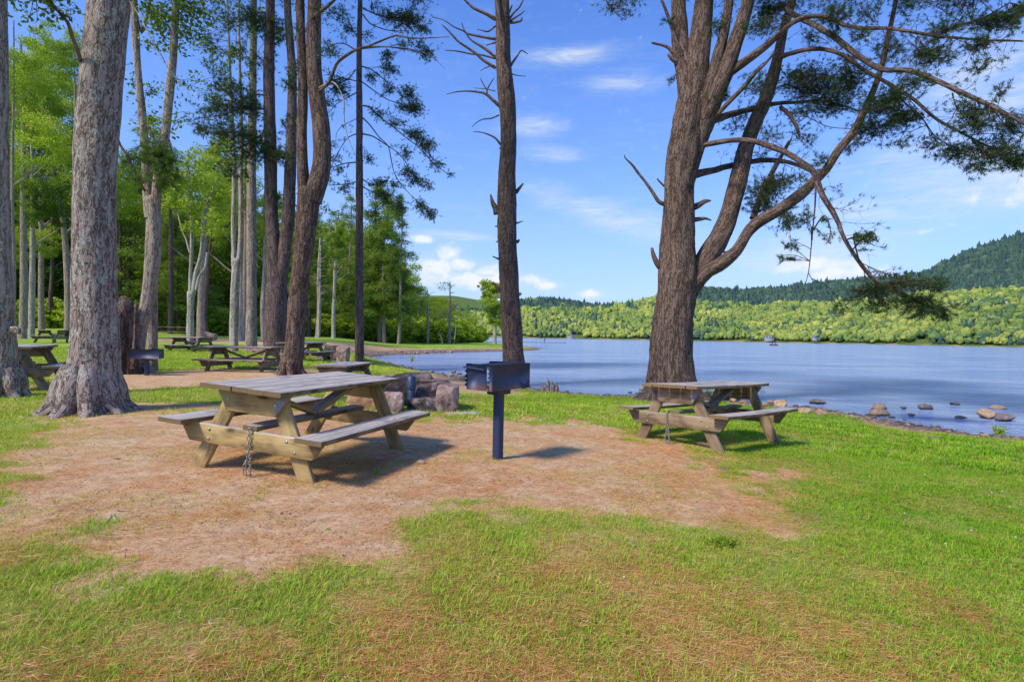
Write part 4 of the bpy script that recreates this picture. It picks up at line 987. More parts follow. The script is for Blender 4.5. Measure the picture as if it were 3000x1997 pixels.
T.limb([(2075,362,22),(2110,345,20,.2),(2141,335,19,.4),(2213,318,16,.8),(2279,303,12,.8),(2340,300,9,.7),(2390,295,7,.6),(2460,306,5,.5),(2528,331,4,.4)], bark='bark_dark', rough=.2)
T.limb([(2130,215,30,-.4),(2165,192,28,-.5),(2205,165,26,-.8),(2252,128,22,-1),(2290,95,18,-1.2),(2320,68,15,-1.4),(2362,50,13,-1.5),(2406,48,12,-1.7),(2450,62,11,-1.8),(2473,74,11,-1.9),(2528,83,10,-2.1),(2605,84,9,-2.4),(2665,92,9,-2.7),(2721,102,8,-2.9),(2859,116,6,-3.2),(2997,121,5,-3.4)], bark='bark_dark', rough=.2)
T.limb([(2300,20,18,.8),(2318,40,16,.4),(2362,61,17,-.4),(2400,82,17,-1),(2445,110,17,-1.5),(2517,166,16,-2),(2583,204,15,-2.4),(2660,207,15,-2.8),(2732,232,15,-3.1),(2804,265,14,-3.4),(2876,298,13,-3.6),(2942,331,12,-3.8),(3000,362,11,-4),(3120,430,9,-4.2)], bark='bark_dark', rough=.2)
T.limb([(2285,168,18,.8),(2313,158,13,.4),(2362,146,12,-.1),(2417,146,12,-.5),(2473,164,12,-.9),(2528,204,11,-1.3),(2611,250,11,-1.8),(2677,292,10,-2.2),(2720,330,9,-2.5),(2749,353,9,-2.7),(2790,375,8,-2.9),(2831,397,7,-3.1),(2914,436,6,-3.4),(3000,458,5,-3.6)], bark='bark_dark', rough=.2)
T.limb([(2721,102,7,-2.9),(2804,77,6,-3),(2887,50,5,-3.1),(2958,8,3,-3.2)], name='branch', seg=6)
T.limb([(2205,640,22,.3),(2235,560,18,.4),(2262,505,15,.6),(2285,465,13,.7),(2312,415,9,.8)], bark='bark_dark', rough=.2)
T.limb([(2095,345,14,-.3),(2140,295,14,-.6),(2180,254,13,-.7),(2215,212,11,-.8),(2241,188,9,-.9),(2279,143,6,-1)])
T.limb([(2240,210,12,.8),(2262,150,10,.5),(2150,120,9,.0),(2230,108,10,.3),(2262,96,12,.6)], name='branch', seg=6) if False else None
T.stub([(1998,166,22),(1980,120,14),(1965,72,11),(1950,30,9),(1936,-5,8)]); T.stub([(2000,190,22),(1980,165,16),(1954,138,9),(1910,126,6)]); T.stub([(1995,185,20),(1972,176,12),(1958,160,9)])
T.stub([(1950,600,16),(1930,590,13),(1910,560,10),(1888,530,8),(1868,505,8),(1852,483,7),(1831,462,4),(1830,453,2)]); T.stub([(1965,560,9),(1940,540,6),(1925,524,5)])
T.stub([(2020,612,24),(2045,602,20),(2066,590,14),(2082,588,5)]); T.stub([(2020,645,16),(2050,642,12),(2068,640,8),(2084,646,3)]); T.stub([(1944,790,26),(1926,772,18),(1915,748,15),(1910,727,10)])
T.stub([(2285,312,10,.6),(2313,338,12,.5),(2330,365,11,.4),(2342,396,9,.3)]); T.stub([(2098,736,6),(2120,738,5),(2142,737,4)])
T.twig([(2390,530,7,-2.1),(2388,600,6,-2.1),(2382,662,5,-2.1),(2376,730,4,-2.1),(2369,795,3.5,-2.1),(2360,830,2.5,-2.1),(2352,870,1.5,-2.1)]); T.twig([(2369,800,3,-2.1),(2385,830,2,-2.1),(2400,850,1.2,-2.1)])
T.twig([(2340,330,3,.5),(2380,350,3,.3),(2430,372,2.5,.1),(2500,378,2,0)]); T.twig([(2296,245,5,.8),(2340,262,5,.6),(2390,285,4,.4),(2470,300,3,.2)])
T.twig([(2611,255,6,-1.8),(2650,300,5,-1.9),(2700,345,5,-2.0),(2740,400,4,-2.1),(2790,430,3,-2.1),(2850,450,2,-2.2)]); T.twig([(2790,272,5,-3.3),(2800,310,4,-3.3),(2830,350,3,-3.3),(2860,380,2,-3.3)]); T.twig([(2880,300,4,-3.6),(2915,330,3.5,-3.6),(2950,372,3,-3.6),(2985,400,2,-3.6)])
B = [(2390,243,125,35,1.5),(2335,221,50,28,1.2),(2484,237,60,33,1.3),(2594,298,77,40,1.3),(2638,353,60,33,1.2),(2550,381,66,33,1),(2445,309,94,28,1.1),(2335,331,55,25,.5),(2611,138,50,35,.6),(2737,166,60,40,1),(2682,237,55,30,.6),
 (2859,132,50,22,.7),(2931,61,70,28,1.1),(2990,33,25,28,1.5),(2445,50,50,45,.8),(2373,110,35,25,.6),(2213,248,50,33,.8),(2120,276,40,28,.6),(2252,33,50,33,1.4),(2224,83,55,28,.9),(2097,83,28,33,.7),(2252,552,70,33,1.5),(2230,596,55,33,1.5),(2307,530,60,22,1),
 (2318,657,33,50,.6),(2313,717,18,18,1),(2285,756,17,14,1),(2357,640,22,44,.5),(2544,706,44,20,.9,-2.6),(2423,709,20,12,1,-2.5),(2528,850,66,18,.9),(2500,880,40,10,.8),(2640,832,90,20,.8),(2721,905,60,34,1.2),(2752,830,26,22,1.1),(2470,905,30,9,.9),(2583,894,50,16,.8),(2772,930,24,18,1.1),(2660,880,60,20,.8),(2560,915,40,10,.6),(2700,830,50,16,.8),
 (2732,419,33,22,.8),(2804,441,66,33,.9),(2859,375,80,44,.7),(2914,452,66,38,.9),(2975,475,35,33,1.2),(2859,497,44,28,.6),(2848,320,44,30,.6),(2970,375,44,33,.6),(2936,265,33,18,.5),(2351,403,55,33,.4),(2400,470,33,22,.6),(2252,381,44,28,.4),(2158,359,44,33,.35),(2230,452,33,22,.4),
 (2500,419,33,20,.6),(2517,105,33,22,.6),(2550,33,38,22,.6),(2776,83,66,33,.6),(2660,17,50,17,.6),(1960,66,20,12,.8),(1965,235,14,8,1),(2480,170,40,25,.5),(2640,420,40,20,.5),(2870,200,50,30,.4),
 (2330,-120,250,110,.8),(2600,-150,250,120,.7),(2080,-200,220,120,.8),(1950,-380,260,150,.8),(2300,-420,320,150,.7),(2800,-60,150,50,.8)]
T.foliage(B, dens=.0145, K=12, L=.10, Wd=.011, seed=5, tw=.006)
T_BIG = T
print('BIGLINES', [(i, len(l)) for i, l in enumerate(T.lines)])
T.twigs([6, 7, 8, 9, 10, 11, 12], 210, .75, 3, .42)
T.twigs([4, 5], 60, .6, 4, .45, f0=.6)
# a spray of another bough hanging into the picture top
T = T_BIG; T.twig([(1985,-120,8,.5),(1900,-90,7,.3),(1830,-60,6,.2),(1777,-10,5,0),(1785,15,4,0),(1799,33,3,0),(1832,60,1.5,0)])
T.foliage([(1805,18,50,22,.9),(1840,40,20,14,.7),(1830,-60,100,60,.8)], dens=.011, L=.10, Wd=.010, seed=6)

# --- bare trunk with dead snags, centre
T = Tree(1508, 1132, 'tall bare pine trunk with dead snags standing on the shore behind the grill', bark='bark_pine')
T.stem([(1508,1140,84),(1507,1090,70),(1503,1024,60),(1495,900,57),(1491,812,55),(1484,600,55),(1489,424,46),(1488,330,46),(1481,255,49),(1474,170,45),(1474,100,43),(1471,0,42),(1466,-200,38),(1462,-600,26)], 28, .07, .12, flare=(.3, .5, 4))
T.roots(.33, angs=[-.15, 3.4, -1.4, 1.3, 4.3], spread=2.5); T.finish()
z3 = lambda L: [(900 + q[0] / 2.356, q[1] / 2.356, *q[2:]) for q in L]
for L in ([(1300,135,12),(1230,95,9),(1150,60,8),(1110,25,7),(1075,-10,5)],[(1305,272,9),(1200,255,7),(1110,235,6),(1080,215,5),(1020,190,4),(940,140,3),(860,118,2)],[(1305,400,9),(1250,355,8),(1190,315,7),(1130,275,5),(1090,220,4),(1065,160,2.5)],
  [(1300,470,10),(1220,420,8),(1170,375,8),(1120,340,7),(1040,285,6),(980,220,5),(930,172,2.5)],[(1300,405,6),(1200,380,5),(1140,375,5),(1040,355,4),(950,348,2)],[(1345,745,13),(1280,690,9),(1240,655,8),(1200,640,6),(1110,630,4.5),(1030,635,3.5),(960,652,2)],
  [(1240,655,6),(1243,620,5),(1260,585,4),(1290,540,2.5)],[(1243,625,5),(1220,590,4),(1195,543,2.5)],[(1325,795,5),(1270,818,4),(1210,825,3),(1165,850,2.5),(1137,878,1.5)],[(1335,998,7),(1300,955,5),(1240,925,4),(1190,912,3),(1145,910,2)],
  [(1300,180,6),(1250,218,5),(1210,212,3),(1172,204,2)],[(1300,295,6),(1265,305,4),(1235,312,2.5)],[(1290,450,4),(1240,465,3),(1195,490,1.5)],[(1395,130,7),(1430,85,6),(1465,50,5),(1492,0,4)],[(1395,150,7),(1440,120,6),(1480,95,4),(1500,75,2.5)],
  [(1400,158,8),(1440,155,7),(1478,142,6),(1482,120,3)],[(1400,460,9),(1430,415,7),(1455,380,5),(1475,350,4),(1490,352,4),(1523,374,2)],[(1385,110,7),(1400,75,5),(1415,35,3)],[(1440,1330,14),(1465,1300,10),(1490,1268,5)],[(1310,1475,24),(1300,1440,20),(1280,1400,14),(1266,1342,4)],
  [(1400,505,4),(1440,520,3),(1510,528,1.5)],[(1300,630,3),(1230,615,2.5),(1150,608,1.5)],[(1440,1540,4),(1465,1533,3),(1490,1526,2)],[(1330,1020,4),(1328,1028,3)]):
    T.limb(z3(L), 'dead_branch', 7, .15, .06)
T.limb(z3([(1310,-20,16,-.3),(1320,60,14,-.33),(1330,140,11,-.33),(1345,210,9,-.34),(1360,250,10,-.34),(1357,330,10,-.33),(1360,430,11,-.33),(1388,510,12,-.33),(1385,600,6,-.30)]), 'dead_branch', 7, .15, .08, 'bark_dark')
z4 = lambda L: [(800 + q[0] / 2.356, 600 + q[1] / 2.356, *q[2:]) for q in L]
for L in ([(1575,262,8),(1555,255,6),(1540,253,4)],[(1570,378,7),(1540,365,5),(1516,355,3)],[(1570,600,14),(1545,565,10),(1528,545,8),(1512,538,7)],[(1680,255,12),(1692,250,9),(1697,240,6)],[(1620,745,18,-.28),(1618,710,14,-.3),(1612,675,5,-.36)],[(1560,150,6),(1540,148,4),(1530,148,3)],[(1678,128,5),(1700,122,4),(1722,114,2)]):
    T.limb(z4(L), 'dead_branch', 7, .2, .04)
T.foliage([(1466,-420,260,150,.7),(1470,-650,200,120,.8)], dens=.006, L=.16, Wd=.02, seed=8)
# broken stump beside it
def splinters(px, py, D, label, spec):
    P = at(px, py, D); mb = MB(); r = random.Random(5)
    for (dx, w, h, lean) in spec:
        n = 9; V = []; 
        for i in range(n):
            a = 2 * math.pi * i / n; rr = w * (.75 + .5 * r.random()); V.append((dx + math.cos(a) * rr * 1.15, math.sin(a) * rr, -.08))
        for i in range(n):
            a = 2 * math.pi * i / n; rr = w * (.55 + .4 * r.random()); V.append((dx + lean * .4 + math.cos(a) * rr, math.sin(a) * rr, h * r.uniform(.35, .6)))
        for i in range(n):
            a = 2 * math.pi * i / n; rr = w * r.uniform(.25, .5); V.append((dx + lean + math.cos(a) * rr, math.sin(a) * rr, h * (r.uniform(.55, 1.0) if i % 2 else r.uniform(.3, .6))))
        V.append((dx + lean * .8, 0, h * .35))
        Q = [(k * n + i, k * n + (i + 1) % n, (k + 1) * n + (i + 1) % n, (k + 1) * n + i) for k in (0, 1) for i in range(n)]; Tt = [(2 * n + i, 2 * n + (i + 1) % n, 3 * n) for i in range(n)]
        V = np.array(V); mb.add(V, Q, Tt, K=V[:, [0, 1, 2]])
    o = link('broken_stump', mb.mesh('broken_stump'), M['dead'], None, P); return meta(o, label, 'tree stump')
splinters(1606, 1146, 16.2, 'jagged broken stump on the bank right of the bare trunk', [(-.16, .10, .22, -.02), (-.02, .085, .42, .03), (.14, .07, .36, -.01), (.24, .07, .30, .0), (-.30, .08, .10, 0)])

# --- the big near trunk at the left
T = Tree(262, 1205, 'thickest trunk at the left, rough lichen spotted bark and wide spreading roots', bark='bark_big')
T.stem([(275,1215,205),(274,1160,186),(275,1100,166),(277,1024,153),(278,900,142),(277,812,140),(276,720,137),(276,600,134),(282,424,134),(300,212,130),(320,0,127),(345,-300,112),(375,-800,80),(395,-1500,40)], 48, .045, .06, flare=(.30, .42, 6))
T.roots(.40, angs=[3.3, 2.75, -.3, .4, -1.0, -1.6, -2.3, 1.6], spread=1.75); T.finish()
T.limb([(236,180,14,-.2),(228,150,14,-.3),(212,110,13,-.4),(200,70,12,-.5),(180,45,11,-.6),(155,15,10,-.7),(130,-20,10,-.8),(60,-120,8,-1)], bark='bark_dark')
T.twig([(380,5,4,-.4),(410,50,4,-.5),(440,110,3.5,-.6),(470,165,3,-.7),(505,215,2.5,-.8),(560,290,1.5,-.9)], bark='bark_pale')
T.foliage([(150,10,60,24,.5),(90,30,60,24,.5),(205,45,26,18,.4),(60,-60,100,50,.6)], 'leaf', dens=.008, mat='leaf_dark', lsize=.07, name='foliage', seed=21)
T.foliage([(385,-1350,260,120,.4),(380,-1150,160,80,.3)], dens=.0030, L=.20, Wd=.024, seed=11)
# --- left edge trunk
T = Tree(5, 1165, 'trunk cut by the left edge of the picture, with a dark knot hole low down', bark='bark_grey')
T.stem([(-2,1172,128),(2,1120,112),(2,1024,100),(0,900,88),(-3,760,80),(-6,660,78),(-8,424,72),(-8,212,68),(-10,0,66),(-14,-400,54),(-10,-1100,24)], 30, .07, .08, flare=(.28, .45, 5))
T.roots(.30, angs=[-.35, .3, -1.2, -2.0, 2.8], spread=1.7); T.finish()
T.stub([(38,965,22,-.05),(50,968,26,-.08),(56,975,14,-.1)])
T.foliage([(-10,-1000,260,120,.4)], dens=.004, L=.2, Wd=.024, seed=12)
# --- forked tree behind grill 2
T = Tree(405, 1092, 'leaning forked trunk with two tall stems behind the small grill', bark='bark_grey')
T.stem([(398,1098,52),(402,1060,44),(410,980,38),(428,900,40),(442,812,44),(450,720,48),(450,640,46),(443,580,44)], 22, .10, .12, flare=(.3, .4, 4))
T.stem([(440,640,36),(430,540,26),(424,424,26),(416,330,24),(407,240,23),(400,150,23),(394,42,24),(390,-60,22),(380,-500,14)], 16, .1, .15)
T.stem([(452,660,36),(458,580,32),(464,500,25),(482,424,26),(490,340,27),(500,240,26),(508,150,24),(514,42,23),(518,-60,20),(525,-400,12)], 16, .1, .15)
T.stem([(445,1080,36,.6),(446,980,32,.6),(447,880,32,.5),(448,760,34,.3),(450,680,30,.1)], 18, .08, .15, flare=(.3, .3, 4)); T.roots(.24, n=6); T.finish()
T.limb([(400,60,16,.1),(415,95,12,.2),(430,50,10,.3),(440,0,9,.4)], 'branch', 6)
T.limb([(425,560,9,-.4),(403,522,10,-.6),(380,470,9,-.8),(352,424,8,-.9),(345,400,7,-1)], 'branch', 6, bark='bark_thin')
T.foliage([(446,446,64,34,1.3,-.6),(475,488,50,42,1.6,-.6),(488,531,38,26,1.3,-.6),(403,522,46,22,.8,-.6),(380,470,30,20,.7)], dens=.012, K=12, L=.13, Wd=.013, mat='needle_lit', seed=13)
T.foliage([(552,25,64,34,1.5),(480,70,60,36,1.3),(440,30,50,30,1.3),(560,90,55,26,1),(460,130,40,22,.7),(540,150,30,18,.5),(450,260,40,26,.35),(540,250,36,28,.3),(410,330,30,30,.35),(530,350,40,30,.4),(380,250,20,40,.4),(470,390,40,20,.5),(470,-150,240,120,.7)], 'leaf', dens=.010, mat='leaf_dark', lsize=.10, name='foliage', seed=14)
# --- broken dead trunk
T = Tree(372, 1095, 'hollow broken dead trunk standing left of the forked tree', name='dead_tree_stump', bark='bark_pine', cat='tree stump')
T.stem([(378,1100,62),(376,1040,54),(374,980,50),(372,930,50),(368,895,52),(362,878,30),(358,868,12)], 24, .28, .10, flare=(.3, .3, 4)); T.stem([(352,1095,30,-.2),(352,1000,34,-.2),(350,940,28,-.2),(348,915,20,-.2)], 14, .25, .1); T.stem([(392,1080,22,-.2),(396,980,12,-.2),(398,890,12,-.2)], 10, .25, .1); T.finish()
# --- curving pine with side stem (in front of the fork)
T = Tree(852, 1096, 'leaning pine trunk with a dark knot, bulging where it divides, beside the side-on table', bark='bark_pine')
T.stem([(852,1102,64),(862,1024,60),(872,900,56),(880,812,56),(893,700,60),(902,620,64),(908,560,70)], 26, .06, .12, flare=(.2, .15, 3))
T.stem([(915,590,56),(935,520,56),(943,467,54),(941,380,52),(930,297,50),(920,200,46),(919,120,44),(921,42,42),(922,-60,40),(925,-400,30),(925,-900,16)], 22, .06, .12)
T.stem([(893,600,40),(888,530,36),(886,467,34),(884,380,32),(887,300,30),(886,212,28),(882,120,28),(879,0,26),(874,-200,22)], 16, .08, .12); T.roots(.28, n=6, spread=1.8); T.finish()
T.stub([(895,718,16,-.28),(894,714,9,-.33)], bark='bark_dark'); T.stub([(866,926,18,-.26),(868,930,8,-.33)], bark='bark_dark')
T.limb([(935,268,10,-.2),(965,240,9,-.5),(985,190,8,-.7),(1012,165,8,-.9),(1045,145,7,-1),(1080,135,6,-1.1),(1112,122,6,-1.2),(1163,104,5,-1.3),(1195,112,4,-1.4),(1250,112,3,-1.5),(1316,108,2,-1.6)], 'branch', 8, rough=.2, bark='bark_pine')
T.limb([(915,55,12,-.2),(935,35,11,-.3),(960,18,10,-.4),(990,-10,8,-.5)], 'branch', 7, bark='bark_dark'); T.limb([(935,258,6,-.2),(970,240,5,-.3),(992,258,5,-.4),(1008,300,4,-.5),(1008,350,3.5,-.6),(1022,410,2.5,-.7),(1040,450,1.5,-.8)], 'branch', 6, bark='bark_pale')
T.limb([(1045,145,5,-1),(1090,140,5,-1),(1140,138,4,-1.1),(1220,148,3,-1.2),(1270,170,2,-1.3)], 'branch', 6)
T.foliage([(950,30,30,18,.5),(970,150,30,20,.5),(1180,125,30,12,.4),(860,85,30,22,.6),(860,200,26,20,.5),(845,238,30,30,.8),(900,-200,220,130,.8),(940,-600,260,200,.7)], dens=.009, L=.13, Wd=.013, seed=15)
# --- dark forked pine
T = Tree(808, 1042, 'dark reddish pine forking low into two thick stems behind the side-on table', bark='bark_dark')
T.stem([(808,1046,84),(809,1000,74),(810,930,70),(810,850,62),(808,812,54),(800,700,40),(794,600,39),(793,480,38),(790,350,36),(788,212,33),(790,100,31),(792,0,28),(795,-400,16)], 26, .06, .15, flare=(.35, .3, 4))
T.stem([(815,860,52),(824,800,42),(834,740,39),(842,660,39),(846,600,38),(852,450,34),(856,300,28),(856,212,26),(848,100,23),(842,0,22),(835,-300,14)], 20, .06, .15); T.roots(.42, n=7, spread=1.7); T.finish()
PB = [(700,263,64,25),(722,306,72,30,1.2),(637,323,85,34,.8),(679,382,93,34,1.3),(594,382,50,25,.9),(743,403,64,34,1.4),(785,450,68,28,1.3),(700,450,76,25,1.1),(679,501,60,25,.9),(828,458,50,21,1),(806,110,50,25),(764,68,68,30,1.1),(828,85,42,21),(679,64,64,25,.8),(722,42,50,25,.9),(806,573,25,21,1),(849,374,30,30,.9),(640,250,40,20,.5),(630,190,50,25,.35),(690,160,50,25,.5),(610,130,40,25,.3),
      (770,180,50,25,.6),(900,640,30,40,1),(920,560,20,30,.6),(870,130,20,20,.6),(740,-150,260,110,.8),(820,-450,300,160,.7)]
for k_, (a_, b_) in enumerate([(700,300),(640,340),(680,440),(745,410),(720,60),(830,470)]):
    T.limb([(795 if a_ < 800 else 850, b_ - 18, 7), ((a_ + 795) / 2, b_ - 22, 5, -.3), (a_, b_, 3, -.6), (a_ - 60 if a_ < 800 else a_ - 20, b_ + 8, 1.5, -.9)], 'branch', 6, bark='bark_thin')
T.foliage(PB, dens=.0125, K=12, L=.17, Wd=.018, mat='needle', seed=16)
# --- slim pine with drooping sprays
T = Tree(1053, 1064, 'slim straight pine with drooping needle sprays at the edge of the cove', bark='bark_dark')
T.stem([(1053,1068,30),(1053,1024,27),(1053,812,25),(1053,600,22),(1053,480,22),(1053,424,20),(1053,300,18),(1052,212,17),(1053,100,15),(1055,0,14),(1057,-200,11),(1058,-500,6)], 16, .08, .15, flare=(.2, .5, 3)); T.finish()
for L in ([(385,60,8),(500,110,7),(600,140,6),(680,170,4),(740,230,3)],[(385,100,7),(430,160,6),(520,200,5),(600,215,4),(700,210,3)],[(370,330,7),(480,322,6),(600,330,5),(750,360,4),(860,395,2),(950,475,1)],[(380,460,7),(440,480,6),(520,540,5),(600,610,4),(700,700,2.5)],[(370,560,6),(480,640,5),(560,690,4),(650,720,3),(720,770,2)],
  [(385,730,8),(440,745,7),(480,790,6),(540,840,5),(600,880,5),(680,950,4),(750,1000,4),(820,1070,3),(880,1140,3),(940,1180,2),(990,1215,1.5)],[(385,815,7),(430,860,6),(500,950,5),(560,1010,5),(575,1080,5),(600,1190,4),(640,1260,4),(700,1330,3),(740,1370,3),(800,1420,2.5),(870,1500,2)],
  [(385,925,8),(450,940,6),(500,970,6),(560,1010,5),(620,1050,4),(680,1120,4),(710,1180,3),(760,1230,3),(840,1265,2)],[(340,925,6),(290,945,5),(250,990,4),(215,1050,4),(185,1110,3),(150,1190,2)],[(340,820,4),(280,850,3),(230,880,3),(200,930,2.5),(200,1010,1.5)],[(380,1240,6),(300,1265,5),(220,1275,4),(150,1280,3)],
  [(385,1240,6),(450,1275,5),(520,1260,4),(570,1225,3)],[(385,1290,6),(440,1320,5),(500,1340,4),(600,1350,3)],[(340,1120,7),(250,1130,5),(190,1150,4),(150,1160,3)],[(340,350,7),(250,300,5),(180,310,4),(100,360,3)],[(340,640,6),(270,680,5),(200,720,4),(140,790,3)],[(335,480,6),(290,540,5),(220,580,4),(120,650,3)],[(340,560,5),(250,540,4),(180,520,3),(110,520,2)],[(345,250,5),(280,180,4),(220,140,3),(120,120,2)]):
    T.limb([(q[0], q[1], q[2] * .62) for q in z3(L)], 'branch', 6, .1, .2)
JB = [(1206,59,55,30,1.2),(1248,85,25,18,.9),(1138,47,34,21,.8),(1248,157,25,21,1.2),(1231,127,30,17,.8),(1129,170,25,23,1.2),(1146,204,34,21,.9),(1091,229,25,17,.9),(1197,272,30,21,1.1),(1222,314,34,25,1.3),(1138,263,25,21,.7),(1104,331,30,17,.8),(1163,361,34,17,.9),(1223,390,38,21,1.1),(1252,424,34,25,1.2),(1282,484,30,21,.9),
 (1316,511,11,9,1.2),(1197,505,34,21,1.2),(1223,530,38,17,.9),(1252,547,20,12,.8),(1083,471,21,13,.9),(1112,535,34,17,.7),(1121,573,42,21,1.1),(1163,543,25,15,.8),(1231,603,25,25,1.1),(1261,628,25,21,1.2),(1172,607,25,21,.8),(998,263,34,25,1.2),(976,238,25,17,.8),(968,149,34,17,.5),(1002,42,34,21,.7),(964,297,25,17,.6),(993,501,21,13,.8),(981,467,25,12,.8),
 (1023,85,25,17,.7),(955,526,25,13,.9),(1100,20,30,15,.6),(1080,100,25,15,.5),(1100,620,25,15,.7),(1010,560,25,20,.6),(960,430,20,20,.4),(1120,-100,120,60,.9),(1000,-160,110,70,.9),(1060,-300,110,80,.9),(1225,-20,50,20,.9),(1190,445,25,18,.7),(1180,320,24,15,.7)]
T.twigs(list(range(1, len(T.lines))), 150, .6, 5, .5, L=.11, Wd=.016, w=.005, f0=.2)
T.foliage(JB, dens=.036, K=9, L=.11, Wd=.017, mat='needle', seed=17, tw=.005, droop=.4)
# --- further single trunks between the picnic tables
def crown_blobs(cx, cy, rx, ry, n, seed, sx=1.0, bs=.33, dn=1.0):
    r = random.Random(seed); L = []
    for i in range(n):
        a = r.uniform(0, 6.283); q = math.sqrt(r.random()); L.append((cx + math.cos(a) * q * rx, cy + math.sin(a) * q * ry, rx * bs * r.uniform(.6, 1.1), ry * bs * r.uniform(.5, .9), dn, r.uniform(-1.5, 1.5)))
    return L
T = Tree(685, 1036, 'pale barked double trunk with dark broken bark at its foot, beside the straight grey pine', bark='bark_pale', D=25)
T.stem([(685,1042,30),(684,980,25),(686,900,25),(690,812,27),(692,760,24)], 18, .12, .15, flare=(.3, .3, 3)); T.stem([(686,780,16),(684,700,15),(685,600,15),(687,500,14),(682,400,12),(676,250,9),(668,60,7),(660,-200,5)], 12, .1, .2); T.stem([(697,780,15),(705,700,15),(706,600,14),(706,500,13),(708,400,11),(704,250,9),(700,60,7),(700,-200,5)], 12, .1, .2); T.finish()
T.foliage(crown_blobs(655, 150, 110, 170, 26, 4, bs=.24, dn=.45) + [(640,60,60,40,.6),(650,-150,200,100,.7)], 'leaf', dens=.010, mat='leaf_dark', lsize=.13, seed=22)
T = Tree(734, 1036, 'straight grey pine trunk just right of the pale double trunk', bark='bark_grey', D=25)
T.stem([(735,1042,46),(736,1000,36),(737,900,31),(737,812,30),(737,600,29),(738,450,27),(740,300,24),(742,127,22),(744,0,18),(746,-500,10)], 20, .07, .15, flare=(.3, .3, 4)); T.finish()
T.foliage([(745,-120,200,90,.7),(745,-350,200,130,.7),(740,230,30,18,.5),(755,330,30,18,.6)], dens=.006, L=.2, Wd=.022, seed=23)
T = Tree(557, 1006, 'forked pale lichen covered maple standing alone on the lawn left of centre', bark='bark_pale', D=33)
T.stem([(557,1010,26),(557,960,22),(558,900,20),(560,855,22)], 14, .15, .2, flare=(.3, .5, 3)); T.stem([(558,860,12),(558,800,11),(561,740,11),(561,640,10),(556,580,9),(553,520,7),(552,440,5)], 10, .15, .2)
T.stem([(564,865,16),(574,800,13),(588,749,12),(592,700,10),(595,650,9),(603,608,8),(622,560,6),(640,500,4)], 10, .15, .2); T.stem([(575,850,10),(583,810,8),(600,785,7),(606,740,5)], 8, .1, .2); T.stem([(556,740,7),(545,700,6),(532,670,5),(520,620,4)], 8, .1, .2); T.finish()
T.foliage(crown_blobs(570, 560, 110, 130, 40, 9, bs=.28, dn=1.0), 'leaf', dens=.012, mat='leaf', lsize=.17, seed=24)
# ---------------------------------------------------------------- shared crowns for the trees of the wood
def leaf_cloud(name, seed, n=9000, size=.045, clumps=46, flat=.55, mat='leaf'):
    r = np.random.default_rng(seed); C = r.normal(0, 1, (clumps, 3)); C = unit(C) * (r.random((clumps, 1)) ** .45) * [.86, .86, .86]
    rad = .16 + .16 * r.random(clumps); k = r.integers(0, clumps, n)
    d = unit(r.normal(0, 1, (n, 3))) * (r.random((n, 1)) ** .4) * [1, 1, flat]
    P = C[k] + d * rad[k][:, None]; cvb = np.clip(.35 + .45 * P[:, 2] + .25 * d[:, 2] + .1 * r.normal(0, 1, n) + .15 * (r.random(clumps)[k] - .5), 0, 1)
    V, Q, cv = leaves(P, size, r, cvb, .2); return mk_mesh(name, V, None, Q, {'cv': ('POINT', 'FLOAT', cv)})
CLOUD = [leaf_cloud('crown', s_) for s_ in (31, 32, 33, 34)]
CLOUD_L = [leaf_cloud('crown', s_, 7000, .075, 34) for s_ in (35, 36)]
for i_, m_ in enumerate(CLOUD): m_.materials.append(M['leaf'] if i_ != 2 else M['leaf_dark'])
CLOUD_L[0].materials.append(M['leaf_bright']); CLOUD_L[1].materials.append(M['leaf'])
def conifer(seed, h=1.0, levels=20, lo=.30, spread=.17, K=9, dens=1.0, gap=0.0, mat='needle_lit', top=1.0):
    """unit-height conifer foliage: whorled boughs with flat sprays"""
    r = np.random.default_rng(seed); mb = MB(); A = []; Dr = []
    for lv in range(levels):
        f = lv / (levels - 1); z = lo + (1 - lo) * f
        if r.random() < gap: continue
        nb = int(r.integers(3, 6)); L0 = spread * (1 - f) ** .75 * (.55 + .6 * r.random()) + .012
        for b in range(nb):
            a = r.random() * 6.283; L = L0 * r.uniform(.6, 1.25); dv = np.array([math.cos(a), math.sin(a), r.uniform(-.12, .18)])
            p0 = np.array([0, 0, z]); p2 = p0 + dv * L + [0, 0, -.12 * L]; p1 = (p0 + p2) / 2 + [0, 0, .06 * L]
            tube(mb, np.array([p0, p1, p2]), [.0022, .0015, .0006], 3, 0, None, cap=False)
            m = int((6 + 170 * L) * dens)
            for q in range(m):
                s_ = r.random() ** .7; w = (r.random() - .5) * L * .75 * (1.1 - s_); pt = p0 + (p2 - p0) * (.25 + .8 * s_) + np.array([-dv[1], dv[0], 0]) * w + [0, 0, .04 * L - .05 * L * s_ + r.normal(0, .004)]
                A.append(pt); Dr.append([dv[0], dv[1], .25])
    V, T_, cv = tufts(np.array(A), np.array(Dr), K, .020, .0042, r)
    V[:, :] = V; Vt = np.concatenate(mb.V); Qt = np.concatenate(mb.Q); off = len(Vt)
    me = mk_mesh('crown', np.vstack([Vt, V]), T_ + off, Qt, {'bk': ('POINT', 'FLOAT_VECTOR', np.vstack([np.concatenate(mb.K) * 10, np.zeros_like(V)])), 'cv': ('POINT', 'FLOAT', np.concatenate([np.zeros(off), cv]))}, False, np.concatenate([np.ones(len(T_)), np.zeros(len(Qt))]))
    me.materials.append(M['bark_thin']); me.materials.append(M[mat]); return me
CONI = [conifer(61, spread=.20, levels=24, lo=.22, mat='needle_bg'), conifer(62, spread=.15, levels=22, lo=.3), conifer(63, spread=.095, levels=24, lo=.18, gap=.12), conifer(64, spread=.2, levels=16, lo=.12, mat='needle_bg')]
